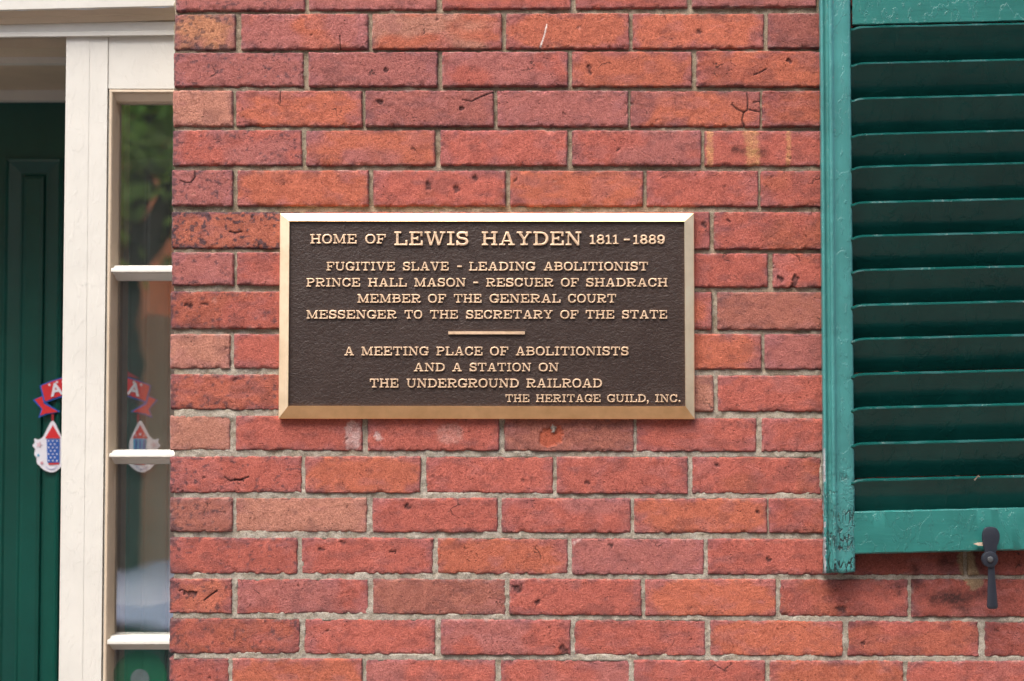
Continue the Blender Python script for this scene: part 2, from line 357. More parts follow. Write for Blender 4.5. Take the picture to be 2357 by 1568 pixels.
# marks in photo units: kind, polyline, width
MARKS = [
 ('scratch', [(1258,58),(1252,84),(1244,108)], 1.5),
 ('crack', [(1719,212),(1722,232),(1721,250)], 1.8), ('crack', [(1685,240),(1698,252),(1713,258),(1722,252),(1748,257)], 2.0),
 ('crack', [(1713,258),(1708,275),(1714,290)], 2.0), ('crack', [(1734,235),(1750,234)], 1.5),
 ('pit', [(872,233),(877,236)], 5.5), ('pit', [(1061,252),(1065,250)], 4.0), ('crack', [(1064,230),(1085,234),(1110,222),(1136,213)], 1.8),
 ('crack', [(645,208),(645,236)], 1.2), ('crack', [(448,392),(449,408),(440,420),(428,421),(415,416)], 1.6),
 ('pit', [(985,425),(987,433)], 6), ('pit', [(1049,434),(1053,438)], 5.5), ('pit', [(1092,408),(1094,412)], 5),
 ('pit', [(887,160),(889,164)], 5.5), ('pit', [(1357,167),(1359,169)], 4), ('crack', [(1736,172),(1749,168),(1764,159)], 1.8),
 ('pit', [(1814,139),(1819,143)], 4), ('crack', [(782,83),(784,112)], 1.4), ('pit', [(1607,71),(1614,74)], 4),
 ('ghost', [(812,985),(812,1022)], 17), ('ghost2', [(1030,1000),(1042,998)], 24), ('crater', [(1262,1008),(1276,1000)], 22),
 ('ghost', [(868,1003),(872,1008)], 7), ('plug', [(1273,983),(1274,990)], 5.5), ('ghost', [(1322,1250),(1334,1242)], 3.5),
 ('pit', [(540,1104),(560,1107)], 2.2), ('crack', [(517,1098),(530,1107),(552,1105),(572,1098)], 1.8), ('pit', [(935,1165),(940,1168)], 6),
 ('pit', [(735,1266),(745,1266)], 3.5), ('pit', [(900,1270),(910,1270)], 3.5), ('pit', [(1404,1254),(1408,1258)], 4),
 ('pit', [(1188,1352),(1194,1356)], 7), ('pit', [(1236,1388),(1240,1384)], 4), ('pit', [(1650,1070),(1655,1072)], 3.5),
 ('pit', [(425,1365),(450,1366)], 4.5), ('crack', [(470,1382),(485,1370),(500,1360)], 2), ('pit', [(1768,1288),(1771,1290)], 5),
 ('pit', [(1296,1492),(1304,1505)], 7), ('pit', [(1932,1400),(1940,1403)], 7), ('pit', [(1743,1178),(1745,1180)], 4),
 ('crack', [(1825,584),(1838,592),(1842,602)], 1), ('pit', [(1617,515),(1622,520)], 5), ('pit', [(1826,660),(1832,640)], 6),
 ('pit', [(1794,640),(1800,645)], 5), ('pit', [(430,702),(438,706)], 5), ('pit', [(466,700),(478,701)], 3), ('crack', [(528,533),(542,536),(556,533)], 2.2),
 ('soot', [(2175,1290),(2195,1283)], 20), ('soot', [(2235,1285),(2262,1300)], 20), ('soot', [(2105,1310),(2108,1345)], 11), ('soot', [(2150,1378),(2260,1368)], 13),
 ('soot', [(2068,1350),(2066,1365)], 8), ('patch', [(2222,1283),(2226,1308),(2243,1338)], 19), ('soot', [(2190,1375),(2215,1395)], 18), ('soot', [(1690,345),(1760,352)], 9),
 ('ghost3', [(1728,304),(1735,380)], 15), ('ghost3', [(1634,304),(1634,380)], 7), ('ghost3', [(1815,306),(1815,378)], 5),
]
MK = {'nick': ((.10,.045,.045), -.0020, .65), 'flake': ((.50,.21,.16), -.0010, .6), 'crack': ((.03,.016,.018), -.0016, .9), 'pit': ((.075,.036,.036), -.0024, .78), 'scratch': ((.80,.72,.66), 0, .9), 'ghost': ((.62,.47,.43), .0003, .62),
      'ghost2': ((.55,.30,.25), 0, .5), 'crater': ((.45,.105,.055), -.0025, .85), 'plug': ((.30,.28,.24), .003, .9), 'soot': ((.03,.015,.014), 0, .78),
      'patch': ((.24,.17,.10), .0012, .9), 'ghost3': ((.60,.31,.13), 0, .62)}
bidx = 0
def make_brick(x0, x1, yt0, yt1, yb0, yb1, kind, front_only=False):
    global bidx; bidx += 1; sd = bidx*7
    rr = random.Random(bidx)
    gr = .9 if yt0 > 1000 else .4
    x0 -= gr; x1 += gr; yt0 -= gr; yt1 -= gr; yb0 += gr; yb1 += gr
    w, h = x1-x0, (yb0+yb1-yt0-yt1)/2
    marks = [m for m in MARKS if any(x0-12 < p[0] < x1+12 and min(yt0,yt1)-10 < p[1] < max(yb0,yb1)+10 for p in m[1])]
    sp = 3.0
    if any(m[0] in ('crack','scratch','crater') for m in marks): sp = 2.0
    if x0 > 1990 and yt0 < 1200: sp = 12
    nx = max(6, int(w/sp)); ny = max(5, int(h/sp))
    # non-uniform spacing: finer rim
    def axis(n, L):
        u = np.linspace(0, 1, n-3); u = np.concatenate([[0, 1.1/L, 3.2/L], u[1:-1], [1-3.2/L, 1-1.1/L, 1]]); return np.sort(u)
    U, V = np.meshgrid(axis(nx, w), axis(ny, h), indexing='ij')
    X0 = x0 + U*w; top = yt0 + (yt1-yt0)*U; bot = yb0 + (yb1-yb0)*U
    Y0 = top + V*(bot-top)
    a = rr.uniform(-1,1)*.9; b = rr.uniform(-1,1)*.9
    Y0 = Y0 + a*(U-.5)*1.2
    rgh = rr.choice((.7, 1.1, 1.6, 2.4))
    # ragged outline, fading inward
    def edge(c, s): return fbm(c/26, c*0+s*9.1, sd+s, 3)*2.2 + fbm(c/6, c*0+s*3.3, sd+s+5, 4)*rgh
    fl = np.exp(-U*w/7.0); fr_ = np.exp(-(1-U)*w/7.0); ft = np.exp(-V*h/7.0); fb = np.exp(-(1-V)*h/7.0)
    Xp = X0 + fl*edge(Y0, 1) + fr_*edge(Y0, 2); Yp = Y0 + ft*edge(X0, 3) + fb*edge(X0, 4)
    dx = np.minimum(U, 1-U)*w; dy = np.minimum(V, 1-V)*h
    # rounded corners
    R = 1.8 + 2.2*rr.random()
    cxn = np.clip(1 - dx/R, 0, 1); cyn = np.clip(1 - dy/R, 0, 1)
    pull = cxn*cyn*R*.55
    Xp += np.where(U < .5, 1, -1)*pull*.6; Yp += np.where(V < .5, 1, -1)*pull*.6
    d = np.minimum(dx, dy)
    erod = fbm(X0/16, Y0/16, sd+20, 3)
    rim = 1.8 + 2.6*np.clip(erod+.25, 0, 1)
    depth = np.exp(-(d/rim*1.7)**1.4) * (.0030 + .0022*np.clip(erod+.1, 0, 1)*2)
    relief = fbm(X0/50, Y0/50, sd+30, 5)*.0019 + fbm(X0/10, Y0/10, sd+31, 4)*.0011
    proud = rr.uniform(-.0014, .0016)
    tx, tz = rr.uniform(-1,1)*.0012, rr.uniform(-1,1)*.0010
    # chips on lower and upper arris
    chip = np.clip(fbm(X0/12, Y0/12, sd+40, 3)-.08, 0, 1)*np.exp(-d/5)*.016 + np.clip(fbm(X0/18, Y0/9, sd+41, 4)+.02, 0, 1)*np.exp(-(1-V)*h/3.5)*.018
    yy = -proud + tx*(U-.5) + tz*(V-.5) + depth - relief + chip
    # colour
    k0 = kind[0]; e, hcol = PALC[k0]
    e = np.array(e); hcol = np.array(hcol)
    if len(kind) > 1 and kind[1] in PALC:
        e2, h2 = PALC[kind[1]]
        mixn = sstep(-.10, .12, fbm(X0/90, Y0/60, sd+50, 2))[..., None]
        hc = hcol*(1-mixn)+np.array(h2)*mixn; ec = e*(1-mixn)+np.array(e2)*mixn
    else: hc = hcol*np.ones(X0.shape+(3,)); ec = e*np.ones(X0.shape+(3,))
    jit = 1 + rr.uniform(-.08, .07)
    hm = sstep(.22, 1.0, np.minimum(dx/30, 1.6)*.5 + np.minimum(dy/22, 1.2)*.5 + fbm(X0/38, Y0/22, sd+60, 4)*1.9 - .1)[..., None]
    c = (ec*(1-hm) + hc*hm) * jit
    # mauve bloom, darker scorched blotches
    bl = sstep(.06, .24, fbm(X0/60, Y0/30, sd+70, 4))[..., None]
    c = c*(1-.35*bl) + np.array((.36,.135,.125))*.35*bl
    dk = sstep(.07, .24, fbm(X0/34, Y0/20, sd+80, 5) + .10*np.exp(-d/9) + (.10 if 'D' in kind else 0)*(V) + (-.02 if k0 in 'POT' else .02))[..., None]
    c = c*(1-.34*dk) + np.array((.12,.050,.050))*.34*dk
    rimd = sstep(.02, .2, fbm(X0/14, Y0/10, sd+90, 4) + .16*np.exp(-d/5) - .06)[..., None]*np.exp(-d/10)[..., None]
    c = c*(1-.6*rimd) + np.array((.10,.06,.07))*.6*rimd
    if 'S' in kind or 'Y' == k0 or (x0 < 410 and kind != 'T'):
        amt = .85 if kind == 'S' else .65
        edgew = np.exp(-np.minimum(dx if kind == 'S' else X0-x0, dy*1.4)/14)
        if x0 < 410 and kind not in ('S','Y'): edgew = np.exp(-(X0-x0)/11)
        sp_ = (sstep(.02, .14, fbm(X0/10, Y0/8, sd+95, 4) + .30*edgew - .10))[..., None]
        c = c*(1-amt*sp_) + np.array((.055,.040,.050))*amt*sp_
    # mortar smear on some rims
    ms = sstep(.13, .22, fbm(X0/20, Y0/6, sd+97, 3) + .07*np.exp(-d/3))[..., None]*np.exp(-d/3.0)[..., None]
    c = c*(1-.5*ms) + np.array((.46,.33,.27))*.5*ms
    if x0 < 2000:
        for _ in range(rr.choice((0, 0, 1, 1, 2))):
            nx_, ny_ = rr.uniform(x0+8, x1-8), rr.uniform(yt0+8, yb0-8); L = rr.uniform(0, 7)
            an = rr.uniform(-.8, .8); r_ = rr.uniform(1.3, 2.6)
            marks.append((rr.choice(('nick','nick','flake')), [(nx_, ny_), (nx_+L*math.cos(an), ny_+L*math.sin(an))], r_*(1.8 if rr.random() < .2 else 1)))
    for (mk, pts, mw) in marks:
        mc, md, ma = MK[mk]
        nz = fbm(X0/5, Y0/5, 3, 4)*min(mw*1.9, 14) if mw > 3 else fbm(X0/4, Y0/4, 3, 2)*1.2
        dd = seg_dist(X0, Y0, pts) + nz
        soft = .9*mw if mk == 'soot' else .35*mw if mk in ('ghost3',) else max(.8, .16*mw)
        mm = 1 - sstep(mw - soft, mw + soft, dd) if mw > 3 else 1 - sstep(mw*.4, mw*1.1+.5, dd)
        if mk in ('soot','ghost','ghost3','ghost2'): mm = mm*(.55+.45*sstep(-.15,.15,fbm(X0/8, Y0/6, 5, 4)))
        c = c*(1-ma*mm[..., None]) + np.array(mc)*ma*mm[..., None]
        yy = yy - md*mm
    n0, n1 = U.shape
    # to world
    u = (Xp-1178.5)/F; v = (784-Yp)/F; dyy = CP - v*SP; dz = SP + v*CP; k = DIST/dyy
    P = np.stack([u*k, yy, dz*k], -1).reshape(-1, 3)
    idx = np.arange(n0*n1).reshape(n0, n1)
    q = np.stack([idx[:-1,:-1], idx[1:,:-1], idx[1:,1:], idx[:-1,1:]], -1).reshape(-1, 4)[:, ::-1]
    ring = np.concatenate([idx[:,0], idx[-1,1:], idx[-2::-1,-1], idx[0,-2:0:-1]])
    back = P[ring].copy(); back[:,1] = .055
    base = len(P); nr = len(ring); P = np.vstack([P, back])
    j = np.arange(nr); j2 = (j+1) % nr
    side = np.stack([ring[j], base+j, base+j2, ring[j2]], -1)[:, ::-1]
    faces = [tuple(map(int, f)) for f in q] + [tuple(map(int, f)) for f in side]
    me = bpy.data.meshes.new('brick'); me.from_pydata(P.tolist(), [], faces); me.update()
    C = np.ones((len(P), 4)); C[:n0*n1, :3] = np.clip(c.reshape(-1, 3), .01, 1)
    C[n0*n1:, :3] = C[ring, :3]
    ca = me.color_attributes.new('tint', 'FLOAT_COLOR', 'POINT'); ca.data.foreach_set('color', C.astype(np.float32).ravel())
    ob = part('brick', me, M['brick'], wall)
    me.materials.clear(); me.materials.append(M['brick'])
    return ob
for (tl, tr, bl_, br, bricks) in ROWS:
    for (x0, x1, kd) in bricks:
        g = lambda a, b, x: a + (b-a)*(x-390)/1500.0
        make_brick(x0, x1, g(tl,tr,x0), g(tl,tr,min(x1,1900)), g(bl_,br,x0), g(bl_,br,min(x1,1900)), kd)
# mortar bed: fine relief sheet with sides
def mortar():
    xs = np.arange(399, 2600, 4.0); ys = np.arange(-66, 1800, 4.0)
    X, Y = np.meshgrid(xs, ys, indexing='ij')
    rec = .0062 - .0034*sstep(560, 1150, Y)
    ins = np.zeros(X.shape)
    for (tl, tr, bl_, br, bricks) in ROWS:
        ty = tl + (tr-tl)*(X-390)/1500.0; by = bl_ + (br-bl_)*(X-390)/1500.0
        for (x0, x1, kd) in bricks:
            ins = np.maximum(ins, ((X > x0+5) & (X < x1-5) & (Y > ty+5) & (Y < by-5)).astype(float))
    rec = rec + .012*ins
    yy = rec + fbm(X/40, Y/40, 501, 4)*.0045 + fbm(X/9, Y/9, 502, 3)*.0030
    Xp = X.copy(); Xp[0] += fbm(Y[0]/12, Y[0]*0, 503, 3)*7
    u = (Xp-1178.5)/F; v = (784-Y)/F; dyy = CP - v*SP; dz = SP + v*CP; k = DIST/dyy
    P = np.stack([u*k, yy, dz*k], -1).reshape(-1, 3)
    n0, n1 = X.shape; idx = np.arange(n0*n1).reshape(n0, n1)
    q = np.stack([idx[:-1,:-1], idx[1:,:-1], idx[1:,1:], idx[:-1,1:]], -1).reshape(-1, 4)[:, ::-1]
    ring = np.concatenate([idx[:,0], idx[-1,1:], idx[-2::-1,-1], idx[0,-2:0:-1]])
    back = P[ring].copy(); back[:,1] = .095; base = len(P); nr = len(ring)
    P = np.vstack([P, back]); j = np.arange(nr); j2 = (j+1) % nr
    side = np.stack([ring[j], base+j, base+j2, ring[j2]], -1)[:, ::-1]
    me = bpy.data.meshes.new('m'); me.from_pydata(P.tolist(), [], np.vstack([q, side]).tolist()); me.update()
    return me
part('mortar', mortar(), M['mortar'], wall)

# the same wall going on outside the picture, joined into one part
def outer_bricks():
    rr = random.Random(5); V, Fc, T = [], [], []
    cl = [(.355,.112,.098), (.39,.112,.082), (.34,.116,.104), (.42,.122,.074), (.30,.09,.08)]
    ch = .0636; L = .205
    def add(x0, x1, z0, z1):
        c = rr.choice(cl); j = rr.uniform(.9, 1.08); b = len(V); y = rr.uniform(-.0015, .0015)
        V.extend([(x0+.003,y,z0+.003),(x1-.003,y,z0+.003),(x1-.003,y,z1-.003),(x0+.003,y,z1-.003),(x0,y+.004,z0),(x1,y+.004,z0),(x1,y+.004,z1),(x0,y+.004,z1),(x0,.055,z0),(x1,.055,z0),(x1,.055,z1),(x0,.055,z1)])
        for q in ((0,1,2,3),(4,5,1,0),(5,6,2,1),(6,7,3,2),(7,4,0,3),(8,9,5,4),(9,10,6,5),(10,11,7,6),(11,8,4,7)): Fc.append(tuple(b+k for k in q))
        T.extend([(c[0]*j, c[1]*j, c[2]*j, 1)]*12)
    xw = at(399, 784, 0).x; ztop = at(1178, -70, 0).z; zbot = at(1178, 1794, 0).z; xr = at(2604, 784, 0).x
    def run(xa_, xb_, za_, zb_, ph):
        k = 0; z = za_
        while z < zb_ - .02:
            x = xa_ - (ph + k) % 2 * L/2
            while x < xb_:
                a_, b_ = max(x, xa_), min(x + L - .008, xb_)
                if b_ - a_ > .02: add(a_, b_, z, z + ch - .008)
                x += L
            z += ch; k += 1
    run(xw, 2.0, ztop + .008, 1.35, 0)
    run(xw, 2.0, zbot - .008 - ch*28, zbot - .008, 0)
    run(-3.4, at(-900, 784, .1).x + .02, zbot - .008 - ch*28, 1.35, 1)
    me = bpy.data.meshes.new('m'); me.from_pydata(V, [], Fc); me.update()
    ca = me.color_attributes.new('tint', 'FLOAT_COLOR', 'POINT'); ca.data.foreach_set('color', np.array(T, np.float32).ravel())
    ob = part('bricks', me, M['brick'], wall, False); ob['kind'] = 'stuff'
    bm = bmesh.new()
    add_box(bm, (xw+.003, .006, ztop), (2.0, .095, 1.35)); add_box(bm, (xw+.003, .006, -2.45), (2.0, .095, zbot))
    add_box(bm, (-3.4, .006, -2.45), (at(-900, 784, .1).x + .02, .095, 1.35)); add_box(bm, (at(2596, 784, 0).x, .0075, zbot), (2.0, .095, ztop))
    part('mortar', finish(bm), M['mortar'], wall, False)
outer_bricks()

# ------------------------------------------------------------------ plaque
plq = empty('plaque', at(1120, 965, -.004), 'dark brown bronze memorial plaque with gold lettering and gold border, hung on the brick wall', 'plaque')
YO, YI, YF = -.0105, -.0190, -.0150
outc = [at(644.5,491,YO), at(1597.5,490,YO), at(1599,965,YO), at(641,964,YO)]
inc = [at(666,508.5,YI), at(1575.5,510,YI), at(1578,935.5,YI), at(663,934.5,YI)]
def bevel_side(a, b, ia, ib, name, mat):
    bk = Vector((0, 1, 0))
    A, B = a.copy(), b.copy(); A2, B2 = a.copy(), b.copy(); A2.y = B2.y = .0045
    n = 24; rings = []
    for i in range(n+1):
        t = i/n; p = A.lerp(B, t); q = ia.lerp(ib, t); p2 = A2.lerp(B2, t); q2 = q.copy(); q2.y = YF + .001
        ctr = (inc[0]+inc[2])/2; inn = (ctr-q); inn.y = 0; inn.normalize()
        r1 = p + (q-p)*.06; r1.y = p.y - .0012
        r2 = p + (q-p)*.93
        rings.append([p2, p, r1, r2, q, q2])
    me = loft(rings, closed=True, cap=True)
    o = part(name, me, mat, plq); autosmooth(o, 20); return o
bevel_side(outc[0], outc[1], inc[0], inc[1], 'border', M['bronze'])
bevel_side(outc[1], outc[2], inc[1], inc[2], 'border', M['bronzev'])
bevel_side(outc[2], outc[3], inc[2], inc[3], 'border', M['bronze'])
bevel_side(outc[3], outc[0], inc[3], inc[0], 'border', M['bronzev'])
fc = [at(665,507.5,YF), at(1576.5,509,YF), at(1579,936.5,YF), at(662,935.5,YF)]
me = mesh(fc + [Vector((c.x, YF+.01, c.z)) for c in fc], [(0,1,2,3),(0,4,5,1),(1,5,6,2),(2,6,7,3),(3,7,4,0)])
part('field', me, M['field'], plq, False)

# slab-serif capitals drawn as distance fields, outlined, then extruded
def gbuild(ch):
    S, T, B = .168, .112, .104
    prim = []
    W = dict(A=1.14,B=1.0,C=1.0,D=1.08,E=1.0,F=.96,G=1.08,H=1.14,I=.54,L=.96,M=1.38,N=1.14,O=1.06,P=.98,R=1.12,S=.90,T=1.06,U=1.12,V=1.12,W=1.52,Y=1.10)
    W.update({'1':.60,'8':.80,'9':.80,'-':.55,',':.30,'.':.28}); w = W[ch]
    def rect(a,b,c,d): return lambda x,y: np.maximum(np.abs(x-(a+c)/2)-(c-a)/2, np.abs(y-(b+d)/2)-(d-b)/2)
    def seg(x0,y0,x1,y1,t):
        L = math.hypot(x1-x0,y1-y0); ux,uy=(x1-x0)/L,(y1-y0)/L
        return lambda x,y: np.maximum(np.abs((x-(x0+x1)/2)*ux+(y-(y0+y1)/2)*uy)-L/2, np.abs(-(x-x0)*uy+(y-y0)*ux)-t/2)
    def ell(cx,cy,a,b,n=2.25): return lambda x,y: ((np.abs((x-cx)/a)**n+np.abs((y-cy)/b)**n)**(1/n)-1)*min(a,b)
    def ring(cx,cy,a,b,ts,tt): 
        o_, i_ = ell(cx,cy,a,b), ell(cx,cy,a-ts,b-tt); return lambda x,y: np.maximum(o_(x,y), -i_(x,y))
    def inter(f,g): return lambda x,y: np.maximum(f(x,y), g(x,y))
    def sub(f,g): return lambda x,y: np.maximum(f(x,y), -g(x,y))
    a = prim.append; xl = .13; xr = w-.13-S
    if ch in 'HMNUBDEFLPRI':
        pass
    def stemL(t=S): a(rect(xl,0,xl+t,1))
    if ch=='H': stemL(); a(rect(xr,0,xr+S,1)); [a(rect(p,q,p+.46,q+B)) for p in (0,w-.46) for q in (0,1-B)]; a(rect(xl,.5-T/2,xr+.1,.5+T/2))
    elif ch=='I': a(rect(w/2-S/2,0,w/2+S/2,1)); a(rect(0,0,w,B)); a(rect(0,1-B,w,1))
    elif ch=='L': stemL(); a(rect(0,0,w,B)); a(rect(0,1-B,.50,1)); a(rect(w-.14,0,w,.38))
    elif ch=='E': stemL(); a(rect(0,0,w,B)); a(rect(0,1-B,w-.03,1)); a(rect(w-.14,0,w,.34)); a(rect(w-.17,.68,w-.03,1)); a(rect(xl,.5-T/2.2,.62,.5+T/2.2)); a(rect(.55,.36,.67,.64))
    elif ch=='F': stemL(); a(rect(0,0,.54,B)); a(rect(0,1-B,w,1)); a(rect(w-.14,.66,w,1)); a(rect(xl,.48-T/2.2,.62,.48+T/2.2)); a(rect(.55,.34,.67,.62))
    elif ch=='T': a(rect(w/2-S/2,0,w/2+S/2,1)); a(rect(0,1-B,w,1)); a(rect(0,.66,.13,1)); a(rect(w-.13,.66,w,1)); a(rect(w/2-.26,0,w/2+.26,B))
    elif ch=='O': a(ring(w/2,.5,w/2,.515,S+.02,T))
    elif ch=='D': stemL(); a(rect(0,0,.5,T)); a(rect(0,1-T,.5,1)); a(inter(ring(.46,.5,w-.46,.5,S+.02,T), rect(.45,-1,3,2)))
    elif ch in 'CG':
        a(sub(ring(w/2+.01,.5,w/2,.515,S+.02,T), rect(w*.62,.34,w+.4,.66)))
        a(rect(w-.17,.62,w-.04,.99))
        if ch=='G': a(rect(w-.30,.02,w-.09,.40)); a(rect(w-.50,.34,w+.02,.34+B))
        else: a(seg(w-.13,.34,w-.24,.16,.13))
    elif ch=='A': a(seg(.18,.02,w*.47,.98,T*.95)); a(seg(w-.20,.02,w*.53,.98,S*1.05)); a(rect(w*.42,.86,w*.60,1)); a(rect(.28,.27,w-.28,.27+B*.95)); a(rect(0,0,.44,B)); a(rect(w-.48,0,w,B))
    elif ch=='V': a(seg(.20,.98,w*.47,.02,S*1.05)); a(seg(w-.19,.98,w*.53,.02,T*.95)); a(rect(w*.42,0,w*.58,.16)); a(rect(0,1-B,.48,1)); a(rect(w-.44,1-B,w,1))
    elif ch=='W':
        a(seg(.18,.98,.46,.02,S)); a(seg(.76,.96,.50,.02,T*.9)); a(seg(.76,.96,1.04,.02,S)); a(seg(w-.16,.98,1.08,.02,T*.9))
        a(rect(.40,0,.55,.14)); a(rect(.98,0,1.13,.14)); a(rect(0,1-B,.44,1)); a(rect(w-.40,1-B,w,1)); a(rect(.66,1-B,.88,1))
    elif ch=='Y': a(seg(.18,.98,w/2,.44,S)); a(seg(w-.18,.98,w/2,.44,T)); a(rect(w/2-S/2,0,w/2+S/2,.52)); a(rect(0,1-B,.44,1)); a(rect(w-.42,1-B,w,1)); a(rect(w/2-.27,0,w/2+.27,B))
    elif ch=='M': a(rect(.14,0,.14+T*.85,1)); a(rect(w-.14-S,0,w-.14,1)); a(seg(.24,.98,w/2-.02,.06,S)); a(seg(w-.26,.98,w/2,.06,T*.9)); a(rect(0,0,.42,B)); a(rect(w-.48,0,w,B)); a(rect(0,1-B,.30,1)); a(rect(w-.30,1-B,w,1))
    elif ch=='N': a(rect(.15,0,.15+T*.85,1)); a(rect(w-.15-T*.85,0,w-.15,1)); a(seg(.22,.97,w-.22,.03,S)); a(rect(0,0,.42,B)); a(rect(w-.42,1-B,w,1)); a(rect(0,1-B,.26,1))
    elif ch=='U':
        a(rect(.12,.40,.12+S,1)); a(rect(w-.13-T,.40,w-.13,1)); a(inter(ring(w/2,.42,w/2-.12,.435,S-.02,T), rect(-1,-1,3,.43)))
        a(rect(0,1-B,.46,1)); a(rect(w-.42,1-B,w,1))
    elif ch in 'PR':
        stemL(); a(rect(0,0,.52,B)); c=.73; a(rect(0,1-B,.5,1)); a(rect(xl,.44,.5,.44+B)); a(inter(ring(.48,.72,w-.50-(.06 if ch=='R' else 0),.28,S,B), rect(.47,-1,3,2)))
        if ch=='R': a(seg(.56,.48,.76,.16,S)); a(inter(ring(.90,.20,.235,.20,.16,B), rect(.5,-1,2,.17))); 
    elif ch=='B':
        stemL(); [a(rect(0,q,.5,q+B)) for q in (0,.455,1-B)]
        a(inter(ring(.46,.735,w-.52,.265,S-.01,B), rect(.45,-1,3,2))); a(inter(ring(.46,.29,w-.46,.29,S,B), rect(.45,-1,3,2)))
    elif ch=='S':
        a(sub(ring(w/2,.735,w/2-.03,.285,.19,.14), rect(w/2,.2,2,.72))); a(sub(ring(w/2,.275,w/2-.01,.295,.20,.14), rect(-1,.28,w/2,.9)))
        a(rect(w-.19,.66,w-.06,1.0)); a(rect(.01,0,.14,.34))
    elif ch=='1': a(rect(w/2-S/2,0,w/2+S/2,1)); a(rect(0,0,w,B)); a(seg(w/2,.93,.02,.80,.14))
    elif ch=='8': a(ring(w/2,.745,w/2-.06,.265,.17,.12)); a(ring(w/2,.275,w/2,.285,.20,.13))
    elif ch=='9': a(ring(w/2,.67,w/2,.335,.20,.13)); a(sub(inter(ring(w/2,.5,w/2,.51,.20,.13), rect(.1,-1,2,.6)), rect(-1,.30,w/2-.1,.7))); a(ell(.17,.20,.13,.13,2))
    elif ch=='-': a(rect(0,.40,w,.56))
    elif ch=='.': a(ell(w/2,.12,.13,.13,2))
    elif ch==',': a(ell(w/2,.12,.13,.13,2)); a(seg(w/2+.05,.1,w/2-.06,-.18,.11))
    r = 44; x = np.arange(-.1, w+.1+1/r, 1/r); y = np.arange(-.26, 1.12, 1/r)
    Xg, Yg = np.meshgrid(x, y, indexing='ij'); f = np.full(Xg.shape, 9.0)
    for p in prim: f = np.minimum(f, p(Xg, Yg))
    # slight rounding of the cast corners
    f = np.clip(f, -.08, .08)
    for _ in range(1):
        g = f.copy(); g[1:-1,1:-1] = (4*f[1:-1,1:-1] + f[:-2,1:-1]+f[2:,1:-1]+f[1:-1,:-2]+f[1:-1,2:])/8; f = g
    f = f + 1e-7
    # marching squares
    segs = {}
    def ip(i0,j0,i1,j1):
        a_, b_ = f[i0,j0], f[i1,j1]; t = a_/(a_-b_)
        return (x[i0]+(x[i1]-x[i0])*t, y[j0]+(y[j1]-y[j0])*t)
    inside = f < 0
    nxt = {}; pos = {}
    for i in range(len(x)-1):
        for j in range(len(y)-1):
            c = [inside[i,j], inside[i+1,j], inside[i+1,j+1], inside[i,j+1]]
            if all(c) or not any(c): continue
            E = [('h',i,j), ('v',i+1,j), ('h',i,j+1), ('v',i,j)]
            pts = [(i,j,i+1,j),(i+1,j,i+1,j+1),(i,j+1,i+1,j+1),(i,j,i,j+1)]
            cr = []
            for k in range(4):
                if c[k] != c[(k+1)%4]:
                    pos[E[k]] = ip(*pts[k]); cr.append((E[k], c[k]))
            outs = [e for e, ins in cr if ins]; ins_ = [e for e, ins in cr if not ins]
            if len(outs) == 1: nxt[outs[0]] = ins_[0]
            else:
                ks = [k for k in range(4) if c[k] != c[(k+1)%4]]
                for m_ in range(len(cr)):
                    if cr[m_][1]: nxt[cr[m_][0]] = cr[(m_-1) % len(cr)][0]
    loops = []; seen = set()
    for s0 in list(nxt):
        if s0 in seen: continue
        lp = []; cur = s0
        while cur not in seen and cur in nxt:
            seen.add(cur); lp.append(pos[cur]); cur = nxt[cur]
        if len(lp) > 5: loops.append(lp)
    cu = bpy.data.curves.new('g', 'CURVE'); cu.dimensions = '2D'; cu.fill_mode = 'BOTH'
    cu.extrude = .075; cu.bevel_depth = .028; cu.bevel_resolution = 1; cu.offset = -.021
    for lp in loops:
        pr = [lp[0]]
        for k in range(1, len(lp)):
            p, q, r_ = pr[-1], lp[k], lp[(k+1) % len(lp)]
            cross = abs((q[0]-p[0])*(r_[1]-p[1]) - (q[1]-p[1])*(r_[0]-p[0]))
            if cross > 4e-5*2: pr.append(q)
        sp_ = cu.splines.new('POLY'); sp_.points.add(len(pr)-1); sp_.use_cyclic_u = True
        for k, p in enumerate(pr): sp_.points[k].co = (p[0], p[1], 0, 1)
    ob = bpy.data.objects.new('g', cu); COL.objects.link(ob)
    dg = bpy.context.evaluated_depsgraph_get(); me = bpy.data.meshes.new_from_object(ob.evaluated_get(dg))
    bpy.data.objects.remove(ob); bpy.data.curves.remove(cu)
    me.transform(Matrix.Rotation(math.radians(90), 4, 'X'))
    me.materials.clear(); me.materials.append(M['letter'])
    for p in me.polygons: p.use_smooth = True
    bm = bmesh.new(); bm.from_mesh(me)
    bmesh.ops.remove_doubles(bm, verts=bm.verts, dist=1e-5)
    for e_ in bm.edges: e_.smooth = not (len(e_.link_faces) == 2 and e_.calc_face_angle(0) > math.radians(24))
    bm.to_mesh(me); bm.free()
    return me, w
GL = {}
def glyph(ch):
    if ch not in GL: GL[ch] = gbuild(ch)
    return GL[ch]
